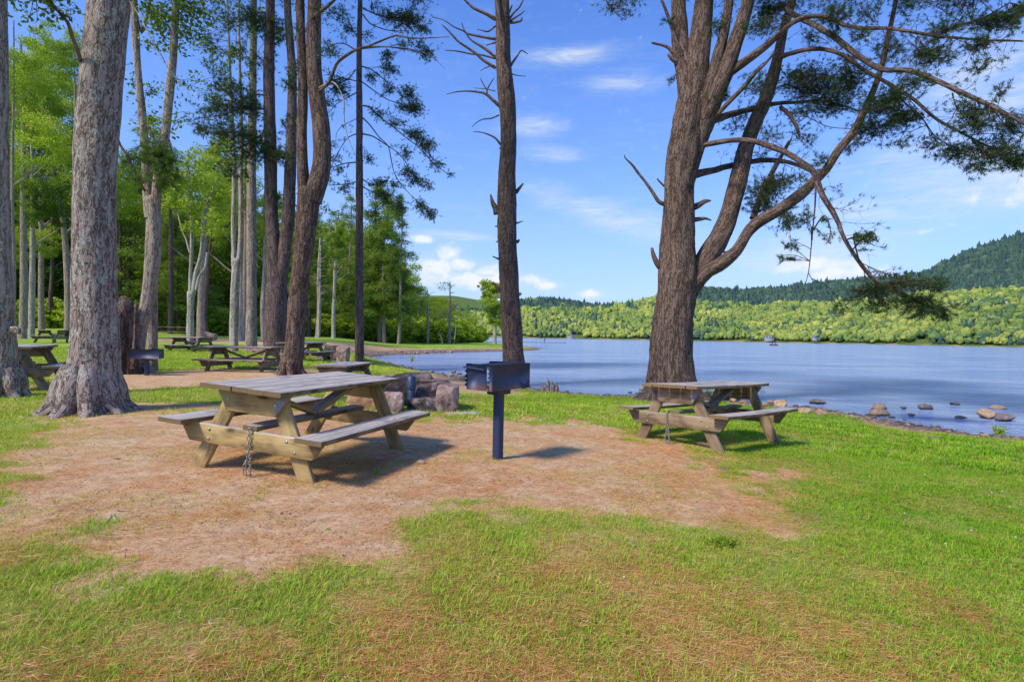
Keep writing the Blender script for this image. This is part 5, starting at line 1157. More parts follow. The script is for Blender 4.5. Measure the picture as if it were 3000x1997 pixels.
def bg_tree(px, py, D, w, top, label, crown=None, bark='bark_pale', bend=(0, 0), coni=None, name=None, group=None, forks=2, crown2=None, base=None, limbs=5, flare=True):
    """px,py foot; w trunk width px; top=(px,py) of the trunk tip; crown=(cx,cy,rx,ry) in photo px"""
    s = Tree(px, py, label, name or ('pine_tree' if coni is not None else 'maple_tree'), D=D, bark=bark, group=group); r = random.Random(int(px * 7 + py))
    g = gz(s.o[0], s.o[1]); s.o[2] = min(s.o[2], g + .05); s.root.location.z = s.o[2]; P0 = s.o
    tp = at(top[0], top[1], D); b = np.array([bend[0] * D / F_PX, 0, 0]); n = 5; P = [P0 - [0, 0, .2]]; rr = [w / 2 * D / F_PX * 1.15]
    for i in range(n + 1):
        f = i / n; P.append(P0 * (1 - f) + tp * f + b * math.sin(f * math.pi) + np.array([r.uniform(-.08, .08), r.uniform(-.08, .08), 0]) * (1 if 0 < i < n else 0)); rr.append(w / 2 * D / F_PX * (1 - .72 * f ** 1.2))
    P[1] = P0.copy(); C = tube(s.mb, P, rr, 12, .10, .5, flare=(.35, .4, 4) if flare else None, seed=px * .1); s.lines.append(C)
    h = tp[2] - P0[2]
    if coni is None and crown:
        cx, cy, rx, ry = crown; cc = at(cx, cy, D)
        for k in range(limbs):
            i = int(len(C) * r.uniform(.35, .85)); a = r.uniform(0, 6.28); L = rx * D / F_PX * r.uniform(.5, .95)
            e = C[i] + np.array([math.cos(a) * L, math.sin(a) * L, L * r.uniform(.5, 1.3)]); m = (C[i] + e) / 2 + [0, 0, -.06 * L]
            R0 = np.interp(i, [0, len(C)], [rr[1], rr[-1]]) * .55; tube(s.mb, [C[i], m, e], [R0, R0 * .6, R0 * .2], 6, .1, .4)
    s.finish()
    if crown and coni is None:
        for ci, (cx, cy, rx, ry) in enumerate([crown] + ([crown2] if crown2 else [])):
            cc = at(cx, cy, D); me = (CLOUD if base is None else [base])[r.randrange(len(CLOUD)) if base is None else 0]
            o = bpy.data.objects.new('crown', me); COL.objects.link(o); o.parent = s.root; o.location = Vector(cc - s.o); R_ = rx * D / F_PX
            o.scale = (R_, R_ * .9, ry * D / F_PX); o.rotation_euler = (0, 0, r.uniform(0, 6.28))
    if coni is not None:
        o = bpy.data.objects.new('crown', CONI[coni]); COL.objects.link(o); o.parent = s.root; hh = h * 1.04; sx = hh * (crown or 1.0); o.scale = (sx, sx, hh); o.rotation_euler = (0, 0, r.uniform(0, 6.28))
    return s
gW = 'maples and hardwoods at the front of the wood'
bg_tree(66, 1003, 40, 21, (60, 120), 'grey trunk with a green leafy crown, second from the left edge', (70, 250, 120, 190), 'bark_grey', (6, 0), group=gW, crown2=(60, 560, 95, 120))
bg_tree(92, 997, 42, 17, (96, 200), 'pale lichen spotted straight trunk just right of the second trunk from the left', (160, 330, 110, 170), 'bark_pale', (0, 0), group=gW, crown2=(150, 600, 90, 90))
bg_tree(34, 1000, 34, 12, (40, 60), 'slim trunk with pale green crown close right of the left edge trunk', (90, 190, 110, 130), 'bark_grey', group=gW, base=CLOUD[0], crown2=(190, 150, 90, 90))
bg_tree(240, 985, 38, 12, (215, 130), 'slim trunk with sunlit crown hidden behind the thickest trunk', (150, 430, 130, 120), 'bark_grey', group=gW, base=CLOUD[0], crown2=(330, 560, 90, 90))
bg_tree(122, 966, 50, 16, (118, 300), 'slender grey trunk set deeper in the wood above the far left table', (190, 200, 100, 130), 'bark_grey', group=gW)
bg_tree(200, 985, 44, 22, (150, 450), 'curving trunk partly hidden by the thickest trunk, leaning left as it rises', (190, 480, 110, 130), 'bark_grey', (18, 0), group=gW, crown2=(100, 420, 110, 120))
bg_tree(150, 962, 56, 13, (152, 560), 'thin dark trunk deep in shade left of the curving trunk', (120, 700, 80, 70), 'bark_dark', group=gW)
bg_tree(588, 990, 40, 22, (600, 520), 'stout grey trunk close behind the forked maple', (600, 560, 110, 90), 'bark_grey', group=gW)
bg_tree(604, 985, 46, 14, (640, 600), 'dark slanting trunk right of the stout grey one', (640, 640, 70, 90), 'bark_dark', (-14, 0), group=gW)
bg_tree(704, 992, 44, 12, (702, 480), 'thin pale trunk seen between the double trunk and the straight grey pine', (700, 560, 90, 110), 'bark_pale', group=gW)
bg_tree(716, 985, 46, 16, (722, 420), 'bluish grey trunk tucked behind the straight grey pine', (660, 480, 100, 80), 'bark_grey', group=gW)
bg_tree(772, 993, 48, 14, (775, 560), 'whitish slim trunk left of the dark forked pine', (780, 620, 80, 90), 'bark_pale', group=gW)
bg_tree(500, 975, 56, 16, (500, 420), 'shaded trunk left of the forked maple', (470, 520, 110, 110), 'bark_dark', group=gW)
bg_tree(375, 975, 60, 14, (380, 500), 'shaded trunk seen right of the thickest trunk', (330, 620, 120, 110), 'bark_dark', group=gW, crown2=(310, 480, 60, 90))
bg_tree(300, 975, 52, 18, (240, 200), 'tall leafy maple behind the thickest trunk', (210, 330, 130, 160), 'bark_grey', group=gW)
bg_tree(20, 990, 46, 18, (30, 160), 'tall leafy maple behind the left edge trunk', (30, 330, 120, 190), 'bark_grey', group=gW, crown2=(60, 720, 100, 80))
bg_tree(930, 992, 62, 15, (938, 700), 'dead pine with bare drooping side branches right of the leaning pine', None, 'bark_pale', name='dead_tree')
bg_tree(977, 990, 60, 12, (984, 660), 'white birch like trunk with a green crown left of the slim pine', (985, 700, 45, 80), 'bark_pale', base=CLOUD_L[1], name='birch_tree')
bg_tree(1112, 1000, 72, 12, (1100, 560), 'tall bushy pine standing at the wood edge right of the slim pine', 1.35, 'bark_grey', coni=0)
bg_tree(1126, 1001, 70, 12, (1120, 640), 'second bushy pine pressed against the tall one', 1.2, 'bark_grey', coni=0)
bg_tree(1168, 1004, 68, 10, (1178, 598), 'narrow spire shaped spruce with open layered branches against the sky', 1.0, 'bark_grey', coni=2)
bg_tree(1020, 998, 74, 10, (1030, 600), 'light green pine behind the slim pine', 1.2, 'bark_grey', coni=3)
bg_tree(970, 992, 78, 10, (965, 640), 'light pine rising between the leaning pine and the slim pine', 1.1, 'bark_grey', coni=3)
bg_tree(905, 985, 66, 12, (905, 600), 'dense pine just right of the leaning pine trunk', 1.1, 'bark_dark', coni=0)
bg_tree(440, 980, 70, 14, (470, 380), 'lit green pine rising above the wood behind the forked tree', 1.3, 'bark_grey', coni=3)
bg_tree(640, 985, 72, 12, (640, 420), 'green pine in the wood behind the pale double trunk', 1.2, 'bark_grey', coni=0)
bg_tree(350, 985, 58, 14, (352, 560), 'layered hemlock with drooping boughs right of the thickest trunk', 1.5, 'bark_dark', coni=3, name='hemlock_tree')
bg_tree(520, 985, 60, 12, (515, 640), 'layered hemlock low behind the forked maple', 1.9, 'bark_dark', coni=0, name='hemlock_tree')
bg_tree(130, 975, 62, 14, (140, 560), 'dark hemlock filling the shade behind the far left table', 1.8, 'bark_dark', coni=1, name='hemlock_tree')
bg_tree(40, 985, 60, 14, (60, 520), 'dark hemlock behind the trunks at the left edge', 1.8, 'bark_dark', coni=1, name='hemlock_tree')
bg_tree(1450, 1008, 88, 11, (1452, 850), 'bright green young maple at the tip of the grassy spit, partly behind the bare trunk', (1450, 868, 66, 68), 'bark_pale', base=CLOUD_L[0])
_o = [c for c in bpy.data.objects if c.get('label', '').startswith('bright green young maple')][0]
for (cx, cy, rx, ry) in ((1425, 850, 30, 42), (1490, 870, 42, 55), (1450, 930, 45, 34)):
    o = bpy.data.objects.new('crown', CLOUD_L[0]); COL.objects.link(o); o.parent = _o; o.location = Vector(at(cx, cy, 88)) - _o.location; o.scale = (rx * 88 / F_PX, rx * 80 / F_PX, ry * 88 / F_PX)
# dead snags at the cove
def snag(px, py, D, w, top, label, br, bark='dead'):
    s = Tree(px, py, label, 'dead_tree', D=D, bark=bark); g = gz(s.o[0], s.o[1]); s.o[2] = min(s.o[2], g); s.root.location.z = s.o[2]
    s.stem([(px, py + 4, w), ((px + top[0]) / 2 + 1, (py + top[1]) / 2, w * .8), (top[0], top[1], w * .3)], 8, .15, .6); s.finish(); r = random.Random(px)
    for k in range(br):
        f = r.uniform(.3, .97); x = px + (top[0] - px) * f; y = py + (top[1] - py) * f; sg = r.choice((-1, 1)); L = r.uniform(12, 40) * (1.15 - f * .6)
        s.limb([(x, y, w * .28), (x + sg * L * .5, y - L * .3, w * .18, r.uniform(-1, 1)), (x + sg * L, y - L * r.uniform(.1, .8), w * .07, r.uniform(-2, 2))], 'branch', 4, .1, .6)
        
snag(1253, 1000, 78, 7, (1252, 848), 'thin white dead trunk at the wood edge beyond the cove', 5, 'bark_pale')
snag(1316, 1001, 80, 9, (1318, 825), 'grey dead tree with spreading bare branches beyond the cove', 22, 'bark_grey')
snag(1297, 1003, 82, 5, (1282, 962), 'short leaning white dead stem beyond the cove', 0, 'bark_pale')
snag(1398, 990, 120, 5, (1408, 940), 'pale leaning dead stem near the bright young maple', 2, 'bark_pale')
snag(933, 990, 61, 9, (940, 720), 'dead grey pine full of short bare branches right of the leaning pine', 26, 'bark_pale')
snag(1330, 1002, 84, 5, (1336, 955), 'short white stub of a dead tree by the grey dead tree', 1, 'bark_pale')
# lone bushes
def bush(px, py, wpx, hpx, label, D=None, mat=None, n=600, lsize=.05, z=None, name='bush'):
    P = (gp(px, py) if z is None else on_plane(px, py, z)) if D is None else at(px, py, D); D = P[1]; r = np.random.default_rng(int(px)); rx = wpx / 2 * D / F_PX; hz = hpx * D / F_PX
    mb = MB(); A = []
    for k in range(9):
        a = r.random() * 6.28; e = P + [math.cos(a) * rx * .8 * r.random(), math.sin(a) * rx * .5 * r.random(), hz * (.5 + .45 * r.random())]; tube(mb, np.array([P, (P + e) / 2 + [0, 0, .05 * hz], e]), [.006 + .003 * rx, .004, .002], 4, 0, None, cap=False)
        m = n // 9; A.append(P + (e - P) * (.25 + .8 * r.random((m, 1))) + r.normal(0, 1, (m, 3)) * [rx * .22, rx * .22, hz * .13])
    V, Q, cv = leaves(np.vstack(A), lsize, r); Vt = np.concatenate(mb.V); off = len(Vt); Qt = np.concatenate(mb.Q)
    me = mk_mesh(name, np.vstack([Vt, V]) - P, None, np.vstack([Qt, Q + off]), {'bk': ('POINT', 'FLOAT_VECTOR', np.vstack([np.concatenate(mb.K), np.zeros_like(V)])), 'cv': ('POINT', 'FLOAT', np.concatenate([np.zeros(off), cv]))}, False, np.concatenate([np.zeros(len(Qt)), np.ones(len(Q))]))
    return meta(link(name, me, [M['bark_thin'], M[mat or 'leaf']], None, P), label, 'bush')
bush(2922, 1278, 58, 32, 'small light green plant growing at the water edge by the right picture edge', n=420, lsize=.035, mat='leaf_bright')
bush(2078, 1178, 44, 44, 'leafy weed on the shore between the lakeside pine and the right table brace', n=300, lsize=.04)
bush(2160, 1174, 50, 26, 'low green weed on the shore seen behind the right table braces', n=260, lsize=.04)
bush(2230, 1172, 34, 40, 'thin weed beside the far leg of the right table', n=200, lsize=.035)
bush(1206, 1060, 22, 22, 'lone yellow green reed tuft standing in the cove water', n=160, lsize=.07, z=ZW, mat='leaf_bright')
bush(2110, 1600, 88, 26, 'dense dark green ferny weed patch in the near lawn right of centre', n=1500, lsize=.022, mat='leaf', name='weed')
bush(352, 1062, 26, 10, 'small weed in the lawn between the stump and the forked trunk', n=60, lsize=.05, name='weed')
bush(1103, 1390, 22, 16, 'tiny bright weed on the earth right of the nearest table leg', n=120, lsize=.02, mat='leaf_bright', name='weed')
for i_, (px, py, w_) in enumerate([(955,1552,30),(1055,1745,40),(480,1815,50),(1140,1810,34),(1250,1560,26),(1410,1548,30),(1850,1450,16),(2130,1530,40),(2230,1578,34),(2770,1690,44),(2620,1720,30),(2690,1775,34),(1470,1845,30),(2240,1860,50),(2470,1965,44),(1400,1875,28),(960,1660,30),(1930,1960,34)]):
    P = gp(px, py); r = np.random.default_rng(i_); V = []; Q = []; s_ = w_ / 2 / F_PX * P[1]
    for k in range(r.integers(5, 9)):
        a = r.random() * 6.28; L = s_ * r.uniform(.6, 1.1); wd = L * .36; d = np.array([math.cos(a), math.sin(a), 0]); q = np.array([-d[1], d[0], 0]); n_ = len(V)
        V += [P + [0, 0, .004], P + d * L * .45 + q * wd / 2 + [0, 0, L * .30], P + d * L + [0, 0, L * .22], P + d * L * .45 - q * wd / 2 + [0, 0, L * .30]]; Q.append((n_, n_ + 1, n_ + 2, n_ + 3))
    me = mk_mesh('broadleaf_weed', np.array(V) - P, None, Q, {'cv': ('POINT', 'FLOAT', r.random(len(V)))})
    where = 'on the bare earth' if i_ in (0, 4, 5, 6) else ('in the right lawn' if px > 2000 else ('in the left near lawn' if px < 1000 else 'in the middle near lawn'))
    meta(link('broadleaf_weed', me, M['leaf'], None, P), 'low broad leaved weed rosette growing ' + where, 'weed', 'broad leaved weeds ' + where)
# white clover heads in the right lawn
M['clover'] = mat_flat('clover_white', (.55, .52, .45), (.8, .78, .7), 60, .8)
for px, py in [(2810,1440),(2905,1447),(2935,1445),(2958,1490),(2710,1395),(2845,1560),(2770,1600),(2937,1582),(2975,1580),(2548,1400),(2720,1450),(2925,1483),(1828,1700),(1880,1785),(1545,1768),(2495,1975),(2945,1858),(1575,1812),(2330,1465),(2650,1510)]:
    P = gp(px, py); bm = bmesh.new(); bmesh.ops.create_icosphere(bm, subdivisions=2, radius=.0055)
    for v in bm.verts: v.co *= 1 + .25 * mnoise.noise(v.co * 400)
    me = bpy.data.meshes.new('clover_flower'); bm.to_mesh(me); bm.free()
    meta(link('clover_flower', me, M['clover'], None, P + [0, 0, .020]), 'tiny white clover head in the green lawn', 'flower', 'white clover heads in the lawn')
# surface roots, sticks, bark
def stick(pts, label, name='stick', mat='dead', cat='stick', seg=8, br=()):
    mb = MB(); P = []; R_ = []
    for px, py, w in pts: q = gp(px, py); P.append(q + [0, 0, w / F_PX * q[1] * .15]); R_.append(w / 2 / F_PX * q[1])
    tube(mb, P, R_, seg, .35, .03, seed=pts[0][0])
    for b in br:
        P2 = []; R2 = []
        for px, py, w in b: q = gp(px, py); P2.append(q + [0, 0, w / F_PX * q[1] * .15]); R2.append(w / 2 / F_PX * q[1])
        tube(mb, P2, R2, seg, .35, .03, seed=b[0][0])
    return meta(link(name, mb.mesh(name, True), M[mat]), label, cat)
stick([(218,1482,6),(245,1490,12),(275,1500,18),(292,1508,10)], 'weathered pale root lying exposed on the bare earth, left of the pair', 'exposed_root', cat='root', mat='bark_pale')
stick([(345,1498,5),(372,1502,9),(398,1499,10),(412,1503,4)], 'dark thin root end to the right of the exposed pale roots', 'exposed_root', cat='root', mat='bark_dark')
stick([(298,1555,5),(312,1535,14),(328,1518,18),(345,1528,14),(356,1545,6)], 'pale forked root humping out of the bare earth below the other', 'exposed_root', cat='root', mat='bark_pale')
stick([(1115,1392,7),(1150,1395,8),(1180,1401,6),(1230,1408,3)], 'brown root lying on the earth between the nearest table and the grill', 'exposed_root', cat='root')
stick([(1092,1378,10),(1100,1372,16),(1112,1380,9)], 'grey knob of wood on the earth by the far leg of the nearest table', 'wood_knob', cat='wood')
stick([(1168,1982,6),(1195,1976,16),(1230,1970,20),(1262,1964,6)], 'dry curled strip of tan bark lying in the near grass', 'bark_strip', cat='bark')
stick([(318,1343,3),(345,1345,5),(356,1341,2)], 'small dark twig on the bare earth left of the nearest table', cat='twig', mat='bark_dark')
stick([(1100,1862,2),(1130,1850,3),(1170,1845,2)], 'thin pale twig in the near grass left of centre', cat='twig')
for i_, (a, b, L_) in enumerate([(2250,1262,30),(2600,1243,40),(2690,1228,24),(2800,1262,26),(2870,1262,30),(1830,1165,60)]):
    stick([(a, b, 3), (a + L_ * .5, b + 3, 5), (a + L_, b + 2, 2)], ['dark driftwood stick on the lawn edge behind the right table', 'thin driftwood stick in the grass by the beach', 'short dark driftwood on the wet beach left of the lone rock', 'driftwood stick awash below the lone rock', 'driftwood stick awash left of the water plant', 'long low root on the bank left of the lakeside pine'][i_], 'driftwood', 'bark_dark', 'driftwood')
# log boom, buoy, boat
mb = MB(); D_ = 190
for k in range(26):
    a = on_plane(1350 + k * 12, 997 + k * .15, ZW); 
    a = at(1350 + k * 12, 997.5 + k * .12, 175); a[2] = ZW + .02; b = a + [.95, .05, 0]; tube(mb, np.array([a, b]), [.13, .13], 6, .2)
meta(link('log_boom', mb.mesh('log_boom', True), M['bark_dark']), 'long dark floating log boom low across the far water', 'log boom')
P = at(1595, 997, 175); P[2] = ZW; mb = MB(); tube(mb, [P, P + [0, 0, .9], P + [0, 0, 1.0]], [.09, .09, .02], 6); tube(mb, [P + [0, 0, .9], P + [0, 0, 1.25]], [.28, .22], 6); meta(link('marker_post', mb.mesh('marker_post'), M['bark_dark']), 'dark marker post standing in the water at the log boom', 'post')
def hull(o, L, Wd, h, mat, name='hull', parent=None):
    n = 9; V = []
    for i in range(n):
        f = i / (n - 1); w = Wd / 2 * math.sin(min(1, f * 1.6 + .35) * math.pi / 2) * (1 - max(0, f - .6) ** 2 * 5.5 if f > .6 else 1); x = -L / 2 + L * f
        for sy, z in ((-1, h), (-.75, h * .3), (0, 0), (.75, h * .3), (1, h)): V.append((x, sy * max(w, .02), z + (.12 * f * f if z > h * .5 else 0)))
    Q = [(i * 5 + j, i * 5 + j + 1, (i + 1) * 5 + j + 1, (i + 1) * 5 + j) for i in range(n - 1) for j in range(4)] + [(i * 5, (i + 1) * 5, (i + 1) * 5 + 4, i * 5 + 4) for i in range(n - 1)]
    T_ = [(0, 1, 2), (2, 3, 4), (0, 2, 4)]; mb = MB(); mb.add(V, Q, T_); return link(name, mb.mesh(name), mat, parent)
M['red_hull'] = mat_flat('dull_red_paint', (.22, .07, .05), (.32, .12, .08), 8, .6); M['white'] = mat_flat('white_paint', (.26, .26, .24), (.34, .34, .32), 3, .9); M['roof'] = mat_flat('grey_shingle', (.16, .16, .17), (.26, .26, .27), 14, .9); M['glass_dark'] = mat_flat('dark_window', (.02, .03, .04), (.05, .06, .08), 5, .1)
M['cloth'] = mat_flat('dark_clothing', (.03, .03, .05), (.08, .07, .08), 10, .9); M['skin'] = mat_flat('skin', (.45, .28, .2), (.5, .32, .24), 10, .7)
P = at(2268, 1008, 210); P[2] = ZW - .05; r_ = meta(empty('fishing_boat', P, R(8)), 'small reddish fishing boat with two people far out on the water', 'boat'); hull(None, 3.2, 1.2, .45, M['red_hull'], 'hull', r_)
mb = MB(); board(mb, (-.9, 0, .5), Y3, X3, Z3, 1.0, .25, .05); link('bench', mb.mesh('bench'), M['white'], r_); mb = MB(); board(mb, (-1.65, 0, .45), Z3, X3, Y3, .7, .25, .2); link('outboard_motor', mb.mesh('outboard_motor'), M['cloth'], r_)
def person(x, y, z, label):
    o = [P[0] + x, P[1] + y, P[2] + z]; bm = bmesh.new(); vs = [bm.verts.new(q) for q in ((0,0,0),(0,0,.25),(0,0,.45),(0,0,.56),(0,0,.68),(.18,.02,.40),(.30,.10,.18),(-.18,.02,.40),(-.26,.14,.16),(.12,.25,.02),(.14,.35,-.30),(-.12,.25,.02),(-.14,.35,-.30))]
    for a, b in ((0,1),(1,2),(2,3),(3,4),(2,5),(5,6),(2,7),(7,8),(0,9),(9,10),(0,11),(11,12)): bm.edges.new((vs[a], vs[b]))
    me = bpy.data.meshes.new('person'); bm.to_mesh(me); bm.free(); ob = link('person', me, M['cloth'], None, o); m = ob.modifiers.new('skin', 'SKIN')
    for v, rr in zip(me.skin_vertices[0].data, (.15,.15,.15,.06,.10,.06,.05,.06,.05,.08,.06,.08,.06)): v.radius = (rr, rr)
    me.skin_vertices[0].data[0].use_root = True; ob.modifiers.new('s', 'SUBSURF').levels = 1; meta(ob, label, 'person')
person(-.7, .0, .5, 'person in dark clothing seated at the stern of the small boat'); person(.5, .05, .45, 'person in dark clothing seated at the bow of the small boat')
# houses on the far shore
def house(px, py, wpx, hpx, D, label, rz=0.0, wall='white', sc_=1.0):
    P = at(px, py, D); w = wpx * D / F_PX; h = hpx * D / F_PX; dp = w * .7; r = meta(empty('lake_house', P, rz), label, 'house'); hw = h * .55
    mb = MB(); x, y = w / 2, dp / 2; V = [(-x,-y,-3),(x,-y,-3),(x,y,-3),(-x,y,-3),(-x,-y,hw),(x,-y,hw),(x,y,hw),(-x,y,hw),(0,-y,h * .97),(0,y,h * .97)]
    mb.add(V, [(0,1,5,4),(1,2,6,5),(2,3,7,6),(3,0,4,7)], [(4,5,8),(6,7,9)]); link('wall', mb.mesh('wall'), M[wall], r)
    mb = MB(); e = .5; k = (h - hw) / x
    for s_ in (-1, 1):
        mb.add([(0,-y-e,h+.1),(0,y+e,h+.1),(s_*(x+e),y+e,hw-k*e+.1),(s_*(x+e),-y-e,hw-k*e+.1),(0,-y-e,h-.15),(0,y+e,h-.15),(s_*(x+e),y+e,hw-k*e-.15),(s_*(x+e),-y-e,hw-k*e-.15)], [(0,1,2,3),(4,5,6,7),(0,3,7,4),(3,2,6,7),(2,1,5,6)])
    link('roof', mb.mesh('roof'), M['roof'], r)
    for i in (-1, 0, 1):
        for zz in (hw * .30, hw * .75):
            mb = MB(); a = w * .05; mb.add([(i*w*.3-a,-y-.06,zz-a),(i*w*.3+a,-y-.06,zz-a),(i*w*.3+a,-y-.06,zz+a),(i*w*.3-a,-y-.06,zz+a)], [(0,1,2,3)]); link('window', mb.mesh('window'), M['glass_dark'], r)
house(2253, 992, 24, 13, 690, 'white gabled house on the far shore below the hanging pine bough', R(-12))
house(2388, 990, 15, 8, 640, 'small pale roofed house among trees on the far shore, right of the white one', R(15))
house(1640 + 32, 985, 20, 8, 860, 'low pale building half hidden in far shore trees left of the lakeside pine', 0)

# ---------------------------------------------------------------- masses: the wood behind, the far shore forest (stuff)
def far_mat(name, cols):
    m, nt = newmat(name); t = NT(nt); co = t.n('ShaderNodeTexCoord').outputs['Object']; cv = t.attr('cv', 'INSTANCER').outputs['Fac']
    n1 = t.noise(co, 3.6, 6, .8); f = t.math('ADD', t.math('MULTIPLY', cv, .62), t.math('MULTIPLY', n1, .60)); n_ = len(cols)
    c = t.ramp(f, [(.1 + .9 * i / (n_ - 1), cc) for i, cc in enumerate(cols)]); d = t.n('ShaderNodeBsdfDiffuse'); t.l(c, d.inputs[0]); t.l(t.bump(n1, .8, .3), d.inputs[2]); t.out(d.outputs[0]); return m
M['far_leaf'] = far_mat('far_canopy', [(.035, .085, .055), (.08, .15, .06), (.18, .25, .065), (.31, .36, .08), (.46, .44, .11)])
M['far_shadow_dark'] = far_mat('far_shadow_dark_canopy', [(.03, .065, .075), (.042, .085, .08), (.065, .12, .085), (.12, .17, .09)])  # cloud shadow and blue haze painted into the canopy colour; also serves dark clumps
def lump(seed, k, tall=1.0, mat='far_leaf', pointy=False):
    bm = bmesh.new(); bmesh.ops.create_icosphere(bm, subdivisions=3, radius=1.0); o = Vector((seed * 3.1, seed * 5.7, seed))
    for v in bm.verts:
        d = v.co.normalized(); q = 1 + .34 * mnoise.noise(d * 1.8 + o) + .36 * mnoise.noise(d * 4.2 + o) + .30 * mnoise.noise(d * 9 + o)
        x, y, z = d * q
        if pointy: w = max(.03, (1 - (z + 1) / 2.15)) * (1 + .35 * math.sin(z * 14 + seed)); x *= w * 1.1; y *= w * 1.1; z = z * 1.25 + .35
        v.co = Vector((x, y, z * tall + .35))
    me = bpy.data.meshes.new('far_crown'); bm.to_mesh(me); bm.free(); me.polygons.foreach_set('use_smooth', np.ones(len(me.polygons), bool)); return link('far_crown', me, M[mat])
def far_forest():
    n = 300000; px = rng.uniform(1150, 3250, n); ds = _ip(SH, px); u = rng.random(n); d2 = 2100.
    D = np.sqrt((ds - 6) ** 2 + u * (d2 ** 2 - (ds - 6) ** 2)); x = (px - 1500) / F_PX * D; y = D; sd = -lake_sd(x, y); z, _ = hill_h(x, y)
    k = (sd > 5 + 6 * fbm(x, y, 50, 6., 2)) & (rng.random(n) < .85); clear = (np.abs(px - 1690) < 22) & (D < ds + 60) & (D < 950); k &= ~clear
    for hx, hd, hw_ in ((2253, 690, 26), (2385, 640, 16), (1672, 860, 12), (2150, 735, 40), (2060,750,20), (2700,560,30)): k &= ~((np.abs(px - hx) < hw_) & (D < hd + 6) & (D > hd - 160))
    x, y, z, D, px = x[k], y[k], z[k], D[k], px[k]; ds = _ip(SH, px); d1 = ds * 1.55 + 60
    # thin out to crown spacing
    band = (D > 700).astype(int) + (D > 1100); cs = np.array([3.4, 4.8, 7.6])[band]
    cell = np.round(np.stack([x, y], -1) / cs[:, None]).astype(np.int64); key = cell[:, 0] * 100003 + cell[:, 1] + band * 10 ** 12; _, fi = np.unique(key, return_index=True)
    x, y, z, D, px, d1 = x[fi], y[fi], z[fi], D[fi], px[fi], d1[fi]
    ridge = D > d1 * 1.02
    pn = fbm(x, y, 190, 3., 3); dark = ridge & ((px > 2000) | (px < 1800)) & ((D > 1050) | (px > 1980)) & ((pn < .72) | (px > 2050))  # ridge area under cloud shadow, given the shadow-coloured canopy
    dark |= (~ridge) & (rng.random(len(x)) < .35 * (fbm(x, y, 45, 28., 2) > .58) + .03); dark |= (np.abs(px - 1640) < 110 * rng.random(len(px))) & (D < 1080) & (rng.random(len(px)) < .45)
    s = rng.uniform(1.8, 4.2, len(x)) * np.interp(D, [450, 900, 1100, 1600], [.62, .9, 1.2, 1.5]) * np.where(rng.random(len(x)) < .12, 1.55, 1.0)
    cv = np.clip(-.18 + .55 * rng.random(len(x)) + .85 * fbm(x, y, 80, 8., 4) + .7 * (fbm(x, y, 22, 18., 2) - .5) - .15 * (D < 700), 0, 1)
    a = ~dark; scatter('far_shore_forest', np.stack([x, y, z + s * .55 + rng.uniform(0, 3.5, len(s))], -1)[a], rng.random(a.sum()) * 6.28, s[a], cv[a], [lump(i, 1, 1.05) for i in range(5)] + [lump(9, 1, 1.3, pointy=True)], 'sunlit green forest covering the far shore and low hills', 'forest')
    scatter('shadowed_and_dark_forest', np.stack([x, y, z + s * .55], -1)[dark], rng.random(dark.sum()) * 6.28, s[dark], rng.random(dark.sum()) * .9, [lump(i + 20, 1, 1.15, 'far_shadow_dark') for i in range(3)] + [lump(29, 1, 1.5, 'far_shadow_dark', True), lump(30, 1, 1.4, 'far_shadow_dark', True)], 'hill forest with cloud shadow painted into its dark blue green colour, and scattered dark clumps', 'forest')
far_forest()
# near wood mass: whole trees with trunks, behind the individual ones
def wood_tree(seed, kind):
    r = np.random.default_rng(seed); mb = MB(); h = 1.0
    tube(mb, np.array([[0, 0, -.02], [r.normal(0, .01), 0, .4], [r.normal(0, .015), 0, .85]]), [.014, .010, .004], 6, .1)
    if kind < 2:
        n = 4400; cl = 30; C = np.stack([r.normal(0, .14, cl), r.normal(0, .14, cl), r.uniform(.16, .96, cl)], -1); C[:, :2] *= (1.15 - np.abs(C[:, 2:3] - .6)); k = r.integers(0, cl, n); d = unit(r.normal(0, 1, (n, 3))) * r.random((n, 1)) ** .4 * [1, 1, .6]
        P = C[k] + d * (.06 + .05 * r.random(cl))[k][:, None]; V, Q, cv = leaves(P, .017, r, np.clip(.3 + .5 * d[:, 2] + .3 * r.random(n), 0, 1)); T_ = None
        Vt = np.concatenate(mb.V); off = len(Vt); me = mk_mesh('wood_tree', np.vstack([Vt, V]), np.concatenate(mb.T), np.vstack([np.concatenate(mb.Q), Q + off]), {'bk': ('POINT', 'FLOAT_VECTOR', np.vstack([np.concatenate(mb.K) * 18, np.zeros_like(V)])), 'cv': ('POINT', 'FLOAT', np.concatenate([np.zeros(off), cv]))}, False, np.concatenate([np.zeros(len(mb.T[0])), np.zeros(sum(map(len, mb.Q))), np.ones(len(Q))]))
        return link('wood_tree', me, [M['bark_grey'], M['leaf'] if kind == 0 else M['leaf_dark']])
    c = CONI[kind - 2]; o = link('wood_tree', c.copy()); o.data.materials[1] = M['needle_bg']; return o
